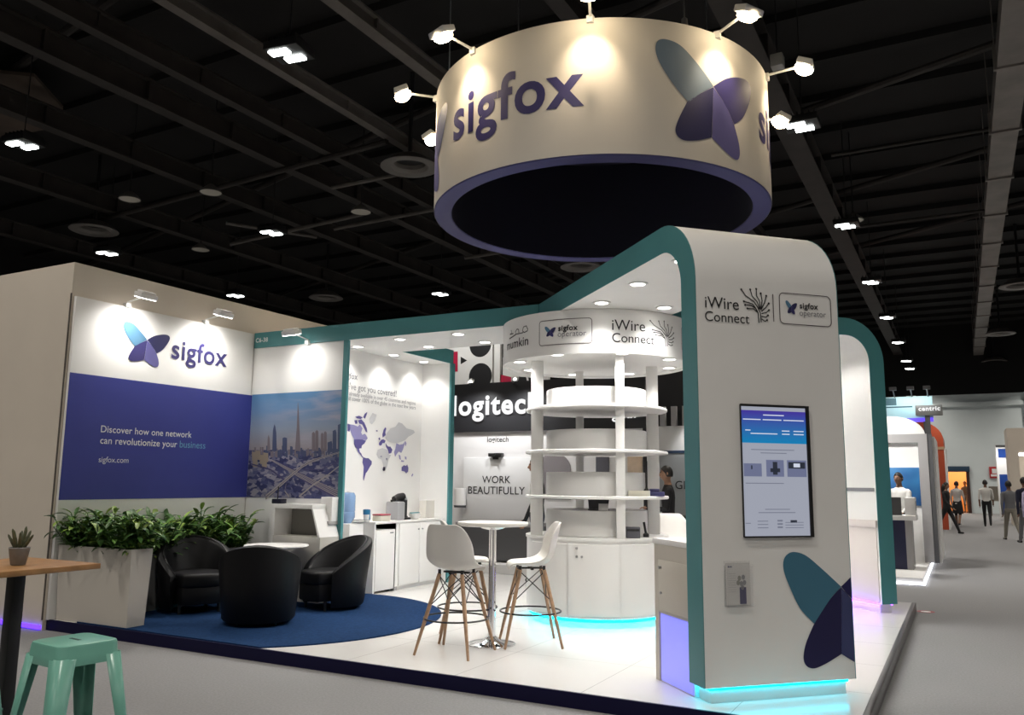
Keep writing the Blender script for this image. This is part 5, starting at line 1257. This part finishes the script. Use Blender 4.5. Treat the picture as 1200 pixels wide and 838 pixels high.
cr.color_ramp.elements[0].color = (.01, .05, .22, 1); cr.color_ramp.elements[1].color = (.06, .30, .60, 1); cr.color_ramp.elements[0].position = .35; cr.color_ramp.elements[1].position = .7
nt.links.new(tc.outputs['Object'], nz.inputs['Vector']); nt.links.new(nz.outputs['Fac'], cr.inputs['Fac']); nt.links.new(cr.outputs[0], nt.nodes['Principled BSDF'].inputs['Base Color'])
b = MB(); b.box(p0[0], p1[0], NY - .03, NY - .002, p0[2], p1[2]); tag(recenter(b.build('blue_poster', BPm, bevel=.004), (p1[0] - .2, NY - .02, p0[2])), 'blue poster on the white stand wall behind the man at right', 'poster')
lamp('stand_lamp', 'AREA', (-1.6, 16.0, 3.3), (-1.4, 16.6, 0), 60, (1, .98, .95), .6, 160, parent=NW)
NC = thing('aisle_counter', 'navy and white demo counter on the aisle stand, in front of the man', 'counter', (-1.2, 16.0, .11))
q = G(1073, 668, .11); cx1 = q[0] - .02; cy0 = q[1]
MB().box(cx1 - .75, cx1 - .1, cy0, cy0 + .5, .11, .92).build('front_panel', mat('navy_counter', (.010, .012, .05), .4), NC); MB().box(cx1 - .1, cx1, cy0, cy0 + .52, .11, .92).build('side_panel', GREY, NC)
MB().box(cx1 - .8, cx1 + .08, cy0 - .06, cy0 + .56, .92, 1.0).build('worktop', WHITE, NC, bevel=.006)
lp = thing('laptop', 'dark laptop open on the white demo counter', 'laptop', (cx1 - .36, cy0 + .2, 1.0))
MB().box(cx1 - .52, cx1 - .14, cy0 + .02, cy0 + .27, 1.0, 1.016).build('keyboard', BLACK, lp, bevel=.004)
b = MB(); b.prism([(cx1 - .52, 1.01), (cx1 - .14, 1.01), (cx1 - .14, 1.30), (cx1 - .52, 1.30)], ((0, cy0 + .02, 0), (1, 0, 0), (0, 0, 1), (0, -1, 0)), .012); b.build('lid', mat('gunmetal', (.10, .10, .10), .35, .5), lp)
dsp = thing('display_box', 'white device box on the right end of the demo counter', 'box', (cx1 + .0, cy0 + .3, 1.0))
MB().box(cx1 - .09, cx1 + .07, cy0 + .02, cy0 + .5, 1.0, 1.30).build('case', WHITE, dsp, bevel=.01); MB().box(cx1 + .068, cx1 + .074, cy0 + .12, cy0 + .40, 1.08, 1.24).build('vent', GREY, dsp)
# cyan header sign, grey sign and the orange arch farther along the aisle
HY = 20.5
hb = lambda px, py, y: onY(px, py, y)
p0, p1 = hb(1036, 495, HY), hb(1092, 464, HY)
HS = thing('lit_header', 'pale blue lit header sign with violet lower edge on the right-hand aisle', 'sign', ((p0[0] + p1[0]) / 2, HY, p0[2]))
MB().box(p0[0], p1[0], HY, HY + .15, p0[2] + .08, p1[2]).build('board', mat('cyan_board', (.42, .66, .72), .5), HS); MB().box(p0[0], p1[0], HY - .02, HY + .15, p0[2], p0[2] + .08).build('violet_edge', emis('violet_edge', (.14, .08, .9), 1.2), HS)
b = MB(); b.box(p0[0] + .05, p1[0] - .4, HY - .003, HY, p0[2] + .32, p0[2] + .35); q = hb(1047, 472, HY); b.box(q[0] - .18, q[0] + .06, HY - .003, HY, q[2] - .06, q[2] + .10); b.build('print', mat('teal_ink', (.03, .10, .13), .5), HS)
for f in (.25, .6, .92):
    x = p0[0] + f * (p1[0] - p0[0]); lamp('header_lamp', 'SPOT', (x, HY - .5, p1[2] + .1), (x, HY, p1[2] - .35), 26, (.95, 1, 1), .05, 100, .8, HS)
    b = MB(); b.tube([(x, HY, p1[2]), (x, HY - .5, p1[2] + .12)], .015, 6); b.box(x - .07, x + .07, HY - .6, HY - .45, p1[2] + .10, p1[2] + .17); b.build('arm_lamp', GREYD, HS)
b = MB(); b.box(p0[0], p0[0] + .1, HY, HY + .1, .11, p0[2]); b.box(p1[0] - .2, p1[0] - .1, HY, HY + .1, .11, p0[2]); b.build('support_post', GREYD, HS)
GY = 20.2
p0, p1 = hb(1073, 487, GY), hb(1104, 474, GY)
GS = thing('grey_sign', 'grey box sign with white lettering above the orange arch', 'sign', ((p0[0] + p1[0]) / 2, GY, p0[2]))
MB().box(p0[0], p1[0], GY, GY + .15, p0[2], p1[2]).build('board', mat('sign_grey', (.20, .20, .19), .5), GS, bevel=.01)
b = MB(); u0, u1 = hb(1076.5, 483, GY)[0], hb(1102, 483, GY)[0]; put_text(b, 'centric', lambda u, v: (u, GY - .006, v), u0, u1, p0[2] + .10, 0, .03); b.build('lettering', emis('sign_white', (1, 1, 1), 1.0), GS)
q = hb(1087.5, 500, GY); MB().box(q[0] - .05, q[0] + .05, GY + .03, GY + .12, .11, p0[2]).build('support_post', GREYD, GS)
OY = 33.0
ORM = mat('orange_lacquer', (.50, .085, .035), .4, noise=.06, nscale=1)
OA = thing('orange_arch', 'orange arch post of a stand farther down the right-hand aisle', 'arch', (-.6, OY, 0))
p0, p1 = hb(1095, 540, OY), hb(1107, 540, OY); zt = hb(1100, 492, OY)[2]
P = [(p0[0], 0), (p1[0], 0)] + [(p1[0] - .95 + .95 * math.cos(a), zt - .7 + .7 * math.sin(a)) for a in np.linspace(0, PI / 2, 10)] + [(p1[0] - 2.4, zt + .05), (p1[0] - 2.4, zt - .2)] + [(p0[0] - .6 + .6 * math.cos(a), zt - .75 + .5 * math.sin(a)) for a in np.linspace(PI / 2, 0, 10)]
b = MB(); vs = [(x, y, z) for y in (OY, OY + 2.6) for x, z in P]; n = len(P); fs = [list(range(n)), list(range(n, 2 * n))] + [(i, (i + 1) % n, n + (i + 1) % n, n + i) for i in range(n)]; b.add(vs, fs); b.build('arch_board', ORM, OA)
b = MB(); b.box(p1[0] + .002, p1[0] + .05, OY - .02, OY + 2.6, 0, zt - 1.0); b.build('white_trim', WHITE_M, OA); MB().box(p0[0], p1[0] + .02, OY - .02, OY, zt - 1.05, zt - .95).build('tan_band', mat('tan_band', (.5, .33, .2), .5), OA)
lamp('arch_lamp', 'SPOT', (p1[0] + .1, OY - .8, zt + .2), (p0[0] + .2, OY, zt - .6), 30, (1, .9, .8), .05, 60, .6, OA)
# --- stands on the right side of the aisle
TY = 44
p0, p1 = onY(1172, 600, TY), onY(1184, 522, TY)
TT_ = thing('aisle_totem', 'slim white and blue totem at the right edge of the aisle', 'totem', (p0[0] + .3, TY, 0))
MB().box(p0[0], p1[0], TY, TY + .6, .0, p1[2]).build('body', WHITE_M, TT_, bevel=.03); z7 = onY(1180, 556, TY)[2]; BLP = mat('royal_blue_print', (.012, .06, .30), .4)
b = MB(); b.box(p0[0] + .08, p1[0] - .04, TY - .01, TY, .3, z7); b.box(p0[0] + .10, p1[0] - .1, TY - .01, TY, p1[2] - .55, p1[2] - .15); b.build('blue_print', BLP, TT_); MB().box(p0[0] + .02, p1[0], TY - .01, TY + .6, p1[2] - .08, p1[2] + .02).build('cap', GREYD, TT_)
lamp('totem_lamp', 'SPOT', (p0[0], TY - 1.2, p1[2] + .8), ((p0[0] + p1[0]) / 2, TY, 1.8), 200, (1, 1, 1), .1, 60, .8, TT_)
p0 = onY(1184, 600, 40); z8 = onY(1190, 505, 40)[2]
RW = thing('tan_stand', 'tan stand wall with a lit white recess at the right edge of the photo', 'stand wall', (p0[0] + 1, 40, 0))
b = MB(); b.box(p0[0], p0[0] + .35, 38, 40.1, 0, z8); b.box(p0[0] + .35, p0[0] + 4, 40, 40.1, 0, z8); b.box(p0[0] + .35, p0[0] + 4, 38, 38.1, z8 - .9, z8); b.build('panel', BEIGE, RW)
MB().box(p0[0] + .4, p0[0] + 3.5, 38.6, 39.1, z8 - 1.05, z8 - .95).build('light_panel', emis('panel_lamp', (1, .98, .93), 5), RW)
b = MB(); q = G(1168, 600); b.box(q[0] - .5, q[0] + .35, 50, 50.5, .75, .80); b.box(q[0] - .48, q[0] - .42, 50, 50.05, 0, .75); b.box(q[0] + .28, q[0] + .34, 50, 50.05, 0, .75); b.box(q[0] - .48, q[0] - .42, 50.4, 50.45, 0, .75); b.box(q[0] + .28, q[0] + .34, 50.4, 50.45, 0, .75); b.box(q[0] - .5, q[0] + .35, 50.45, 50.5, .8, 1.5)
tag(recenter(b.build('notice_table', mat('dull_wood', (.20, .18, .15), .6)), (q[0], 50.2, 0)), 'small dull table with a raised back board by the far wall', 'table')
q = G(1085, 717); FS = thing('floor_sticker', 'small red and white round floor sticker beside the platform corner', 'sticker', (q[0], q[1], 0))
b = MB(); b.lathe([(.10, .001), (.10, .002), (.055, .002)], (q[0], q[1]), 24); b.build('ring', mat('red_vinyl', (.32, .03, .05), .5), FS); b = MB(); b.lathe([(.055, .0025), (.0005, .0025)], (q[0], q[1]), 20); b.build('centre', WHITE, FS)

# ================================================================== PEOPLE
SKIN = mat('skin_tan', (.30, .16, .10), .5); SKIN2 = mat('skin_brown', (.17, .085, .05), .5)
HAIR = mat('black_hair', (.010, .008, .007), .5, noise=.3, nscale=60); SHOE = mat('black_shoe', (.012, .012, .012), .35)
BSUIT = mat('black_suit', (.010, .010, .012), .8); SHIRT = mat('white_shirt', (.62, .61, .58), .8); DNAVY = mat('navy_cloth', (.012, .014, .035), .85)
GSHIRT = mat('grey_shirt', (.16, .16, .17), .8); KHAKI = mat('khaki_cloth', (.25, .23, .19), .85); LILAC = mat('lilac_shirt', (.45, .42, .58), .8)
def person(label, loc, yaw, h, top, bottom, skin=SKIN, stride=0.0, arms=((.1, .15), (.1, .15)), long_hair=False, skirt=False, vneck=False, sleeves=True, res=.0085, lean=0.0):
    """faces +Y; arms = (shoulder swing, elbow bend) left and right, radians"""
    t = thing('person', label, 'person', loc, yaw); k = h / 1.75
    b = MB(); tags = []
    V = Vector
    def seg(a, c_, ra_, rb_, tg):
        d = c_ - a; b.tube([a - d.normalized() * ra_ * .5, a, a.lerp(c_, .5), c_, c_ + d.normalized() * rb_ * .6], [ra_ * .62, ra_, (ra_ + rb_) / 2, rb_, rb_ * .55], 12); tags.append((a, c_, tg))
    # torso as stacked ellipses
    S_ = [(.84, .150, .100), (.92, .168, .112), (1.00, .155, .102), (1.08, .145, .096), (1.18, .155, .102), (1.28, .170, .108), (1.37, .178, .100), (1.43, .150, .080), (1.47, .085, .062), (1.50, .056, .056)]
    n = 20; vs = []; fs = []
    for z, a, c_ in S_: vs += [V((a * math.cos(2 * PI * i / n), c_ * math.sin(2 * PI * i / n) + lean * (z - .9), z)) for i in range(n)]
    for j in range(len(S_) - 1):
        for i in range(n): fs.append((j * n + i, j * n + (i + 1) % n, (j + 1) * n + (i + 1) % n, (j + 1) * n + i))
    fs += [list(range(n))[::-1], list(range((len(S_) - 1) * n, len(S_) * n))]
    b.add(vs, fs, 0, True)
    ly = lean * .6
    tags.append((V((0, ly * .2, .95)), V((0, ly, 1.36)), 'top')); tags.append((V((-.12, ly, 1.38)), V((.12, ly, 1.38)), 'top')); tags.append((V((0, 0, .86)), V((0, 0, .91)), 'bottom'))
    # neck and head
    seg(V((0, ly, 1.46)), V((0, ly + .012, 1.56)), .056, .052, 'skin')
    hc = V((0, ly + .025, 1.645)); hv = []; hf = []; m_ = 16; r_ = 12
    for j in range(r_ + 1):
        th = PI * j / r_; zz_ = math.cos(th)
        for i in range(m_):
            ph = 2 * PI * i / m_; x = .076 * math.sin(th) * math.cos(ph); y = .094 * math.sin(th) * math.sin(ph); z = .118 * zz_
            if zz_ < 0: x *= 1 - .28 * zz_ * zz_; y = y * (1 - .12 * zz_ * zz_) + .012 * -zz_
            hv.append(hc + V((x, y, z)))
    for j in range(r_):
        for i in range(m_): hf.append((j * m_ + i, j * m_ + (i + 1) % m_, (j + 1) * m_ + (i + 1) % m_, (j + 1) * m_ + i))
    b.add(hv, hf, 0, True); tags.append((hc - V((0, 0, .08)), hc + V((0, 0, .10)), 'skin'))
    b.tube([hc + V((0, .088, .02)), hc + V((0, .112, -.028)), hc + V((0, .09, -.038))], [.008, .015, .010], 8)
    for sx in (-1, 1): b.tube([hc + V((sx * .074, -.008, .022)), hc + V((sx * .086, -.016, .0)), hc + V((sx * .074, -.006, -.03))], [.012, .015, .009], 8)
    # legs
    for sx, st in ((-1, stride), (1, -stride)):
        hip = V((sx * .085, 0, .90)); kn = hip + V((sx * .005, .43 * math.sin(st), -.43 * math.cos(st))); bend = st - (.35 if st < -.05 else .05 if st > .05 else 0)
        an = kn + V((0, .41 * math.sin(bend), -.41 * math.cos(bend)))
        seg(hip, kn, .088, .058, 'bottom'); seg(kn, an, .058, .042, 'bottom' if not skirt else 'skin'); tz = -.055
        seg(an + V((0, -.03, tz + .02)), an + V((0, .13, tz + .015)), .038, .032, 'shoe')
    if skirt:
        b.lathe([(.001, .92), (.16, .92), (.19, .70), (.20, .48), (.001, .48)], (0, 0), 18); tags.append((V((0, 0, .9)), V((0, 0, .5)), 'bottom'))
    # arms and hands
    for sx, (sw, eb) in ((-1, arms[0]), (1, arms[1])):
        sh = V((sx * .185, ly, 1.385)); el = sh + V((sx * .05, .29 * math.sin(sw), -.29 * math.cos(sw))); fa_ = sw + eb
        fd_ = V((-sx * .10 * min(1, eb), math.sin(fa_), -math.cos(fa_))).normalized(); wr = el + fd_ * .25
        seg(V((sx * .13, ly, 1.39)), sh, .062, .056, 'top'); seg(sh, el, .054, .043, 'top'); seg(el, wr, .042, .030, 'top' if sleeves else 'skin')
        pc = wr + fd_ * .05; ax_s = V((0, 0, 1)).cross(fd_); ax_s = ax_s.normalized() if ax_s.length > .2 else V((0, 1, 0)); 
        if abs(fd_.z) > .8: ax_s = V((0, 1, 0)) - fd_ * fd_.y; ax_s.normalize()
        nm_ = fd_.cross(ax_s) * (-sx)
        seg(wr, wr + fd_ * .075, .029, .034, 'skin')
        for f, L_ in enumerate((.066, .076, .072, .056)):
            p0_ = wr + fd_ * .085 + ax_s * ((f - 1.5) * -.019); p1_ = p0_ + fd_ * L_ * .5; p2_ = p1_ + (fd_ * .8 - nm_ * .55).normalized() * L_ * .55
            b.tube([p0_ - fd_ * .02, p0_, p1_, p2_], [.010, .0105, .010, .0085], 8); tags.append((p0_, p2_, 'skin'))
        p0_ = wr + fd_ * .03 + ax_s * .028; p1_ = p0_ + (fd_ * .7 + ax_s * .6).normalized() * .035; p2_ = p1_ + fd_ * .03
        b.tube([p0_, p1_, p2_], [.012, .0115, .009], 8); tags.append((p0_, p2_, 'skin'))
    o = b.build('body', [top], t, world=False, sharp=180)
    md = o.modifiers.new('r', 'REMESH'); md.mode = 'VOXEL'; md.voxel_size = res
    md = o.modifiers.new('s', 'SMOOTH'); md.factor = .5; md.iterations = 3
    dg = bpy.context.evaluated_depsgraph_get(); dg.update()
    me = bpy.data.meshes.new_from_object(o.evaluated_get(dg)); o.modifiers.clear(); o.data = me
    me.materials.clear(); names = ['top', 'bottom', 'skin', 'shoe', 'inner']
    for mm in (top, bottom, skin, SHOE, SHIRT): me.materials.append(mm)
    cen = np.empty(len(me.polygons) * 3); me.polygons.foreach_get('center', cen); cen = cen.reshape(-1, 3)
    best = np.full(len(cen), 1e9); idx = np.zeros(len(cen), int)
    for a, c_, tg in tags:
        a = np.array(a); d = np.array(c_) - a; L2 = d @ d; tt = np.clip(((cen - a) @ d) / L2, 0, 1); dist = np.linalg.norm(cen - a - tt[:, None] * d, axis=1)
        if tg in ('top',): dist = dist - .05
        if tg == 'bottom': dist = dist - .03
        u_ = dist < best; best[u_] = dist[u_]; idx[u_] = names.index(tg)
    idx[(idx == 0) & (cen[:, 2] < .955) & (np.abs(cen[:, 0]) < .17) & (np.abs(cen[:, 1]) < .16)] = 1
    idx[(idx == 0) & (cen[:, 2] > 1.475)] = 2
    if vneck:
        v_ = (cen[:, 1] > .02) & (np.abs(cen[:, 0]) < .012 + .065 * np.clip((cen[:, 2] - 1.0) / .42, 0, 1) ** 1.0 + .02) & (cen[:, 2] > .98) & (cen[:, 2] < 1.49) & (idx == 0); idx[v_] = 4
    me.polygons.foreach_set('material_index', idx.astype(np.int32)); me.polygons.foreach_set('use_smooth', np.ones(len(idx), bool))
    # hair
    b = MB(); hv = []; hf = []
    for j in range(9):
        th = PI * .62 * j / 8
        for i in range(24):
            ph = 2 * PI * i / 24; fr = max(0, math.sin(ph)); cut = 1 - .50 * fr ** .6
            tt = th * cut if not long_hair else th * (1 - .42 * fr)
            hv.append(hc + V((.079 * math.sin(tt) * math.cos(ph), .097 * math.sin(tt) * math.sin(ph) - .004, .122 * math.cos(tt))))
    for j in range(8):
        for i in range(24): hf.append((j * 24 + i, j * 24 + (i + 1) % 24, (j + 1) * 24 + (i + 1) % 24, (j + 1) * 24 + i))
    b.add(hv, hf, 0, True)
    if long_hair: b.tube([hc + V((0, -.05, .04)), hc + V((0, -.075, -.08)), hc + V((0, -.095, -.22)), hc + V((0, -.09, -.33))], [.075, .085, .075, .03], 12)
    hr = b.build('hair', HAIR, t, world=False, sharp=180)
    if not long_hair: m_ = hr.modifiers.new('s', 'SOLIDIFY'); m_.thickness = .007; m_.offset = 1
    for sx in (-1, 1):
        b = MB(); b.lathe([(.001, .011), (.011, 0), (.001, -.011)], (0, 0), 10); e = hc + V((sx * .030, .086, .022)); b.v = [tuple(V(p) + e) for p in b.v]; b.build('eye', BLACK, t, world=False)
    b = MB(); e = hc + V((0, .089, -.062)); b.tube([e + V((-.022, -.008, .002)), e, e + V((.022, -.008, .002))], [.003, .006, .003], 8); b.build('lips', mat('lips', (.20, .06, .05), .5), t, world=False)
    zs = np.empty(len(me.vertices) * 3); me.vertices.foreach_get('co', zs); t.location.z -= zs[2::3].min() * k
    t.scale = (k, k, k); return t
fy = lambda x, y: math.atan2(y, x) - PI / 2
person('man in a black suit standing in profile right of the display tower, facing left', (-4.02, 12.6, 0), fy(-.9, -.35), 1.74, BSUIT, BSUIT, SKIN, 0, ((.15, 1.5), (.1, 1.4)))
person('person in a dark jacket over a white shirt half hidden behind the left tower post', (-5.36, 10.75, PZ), fy(-.75, -.6), 1.72, BSUIT, DNAVY, SKIN, 0, ((.0, .25), (.05, .4)), vneck=True)
person('man in a white shirt standing behind the laptop on the aisle stand', (-1.02, 16.85, .11), fy(-.5, -1), 1.60, SHIRT, BSUIT, SKIN2, 0, ((.25, .9), (.25, .9)))
person('woman in a black suit with long hair striding past the orange arch', (-.50, 30.6, 0), fy(.6, -.25), 1.66, BSUIT, BSUIT, SKIN, .42, ((-.3, .3), (.3, .5)), long_hair=True)
person('person in a white blouse and long black skirt beside the woman in black', (-.22, 36.5, 0), fy(.3, .95), 1.66, SHIRT, BSUIT, SKIN, .1, ((.0, .3), (.1, .6)), long_hair=False, skirt=True)
person('person in grey standing inside the amber doorway of the far wall', ((DXa + DXb) / 2 + .35, 55.2, 0), fy(-.5, -.8), 1.75, GSHIRT, KHAKI, SKIN, 0, ((.1, .3), (.1, .8)))
person('man in a white short-sleeved shirt and black trousers walking away down the aisle', (.75, 36.6, 0), fy(.0, 1), 1.72, SHIRT, BSUIT, SKIN2, .15, ((-.15, .2), (.25, .25)), sleeves=False)
person('man in a grey shirt and khaki trousers walking at the right edge', (1.15, 27.8, 0), fy(-.3, .95), 1.68, GSHIRT, KHAKI, SKIN2, .35, ((-.2, .3), (.2, .3)))
person('person in a navy jacket mostly cut off by the right photo edge', (1.47, 26.6, 0), fy(-.4, .9), 1.76, DNAVY, GSHIRT, SKIN2, .3, ((-.2, .3), (.3, .4)))
person('person in a lilac shirt at the very right edge of the photo', (1.52, 24.6, 0), fy(-.1, 1), 1.70, LILAC, BSUIT, SKIN2, .25, ((-.2, .3), (.2, .3)))
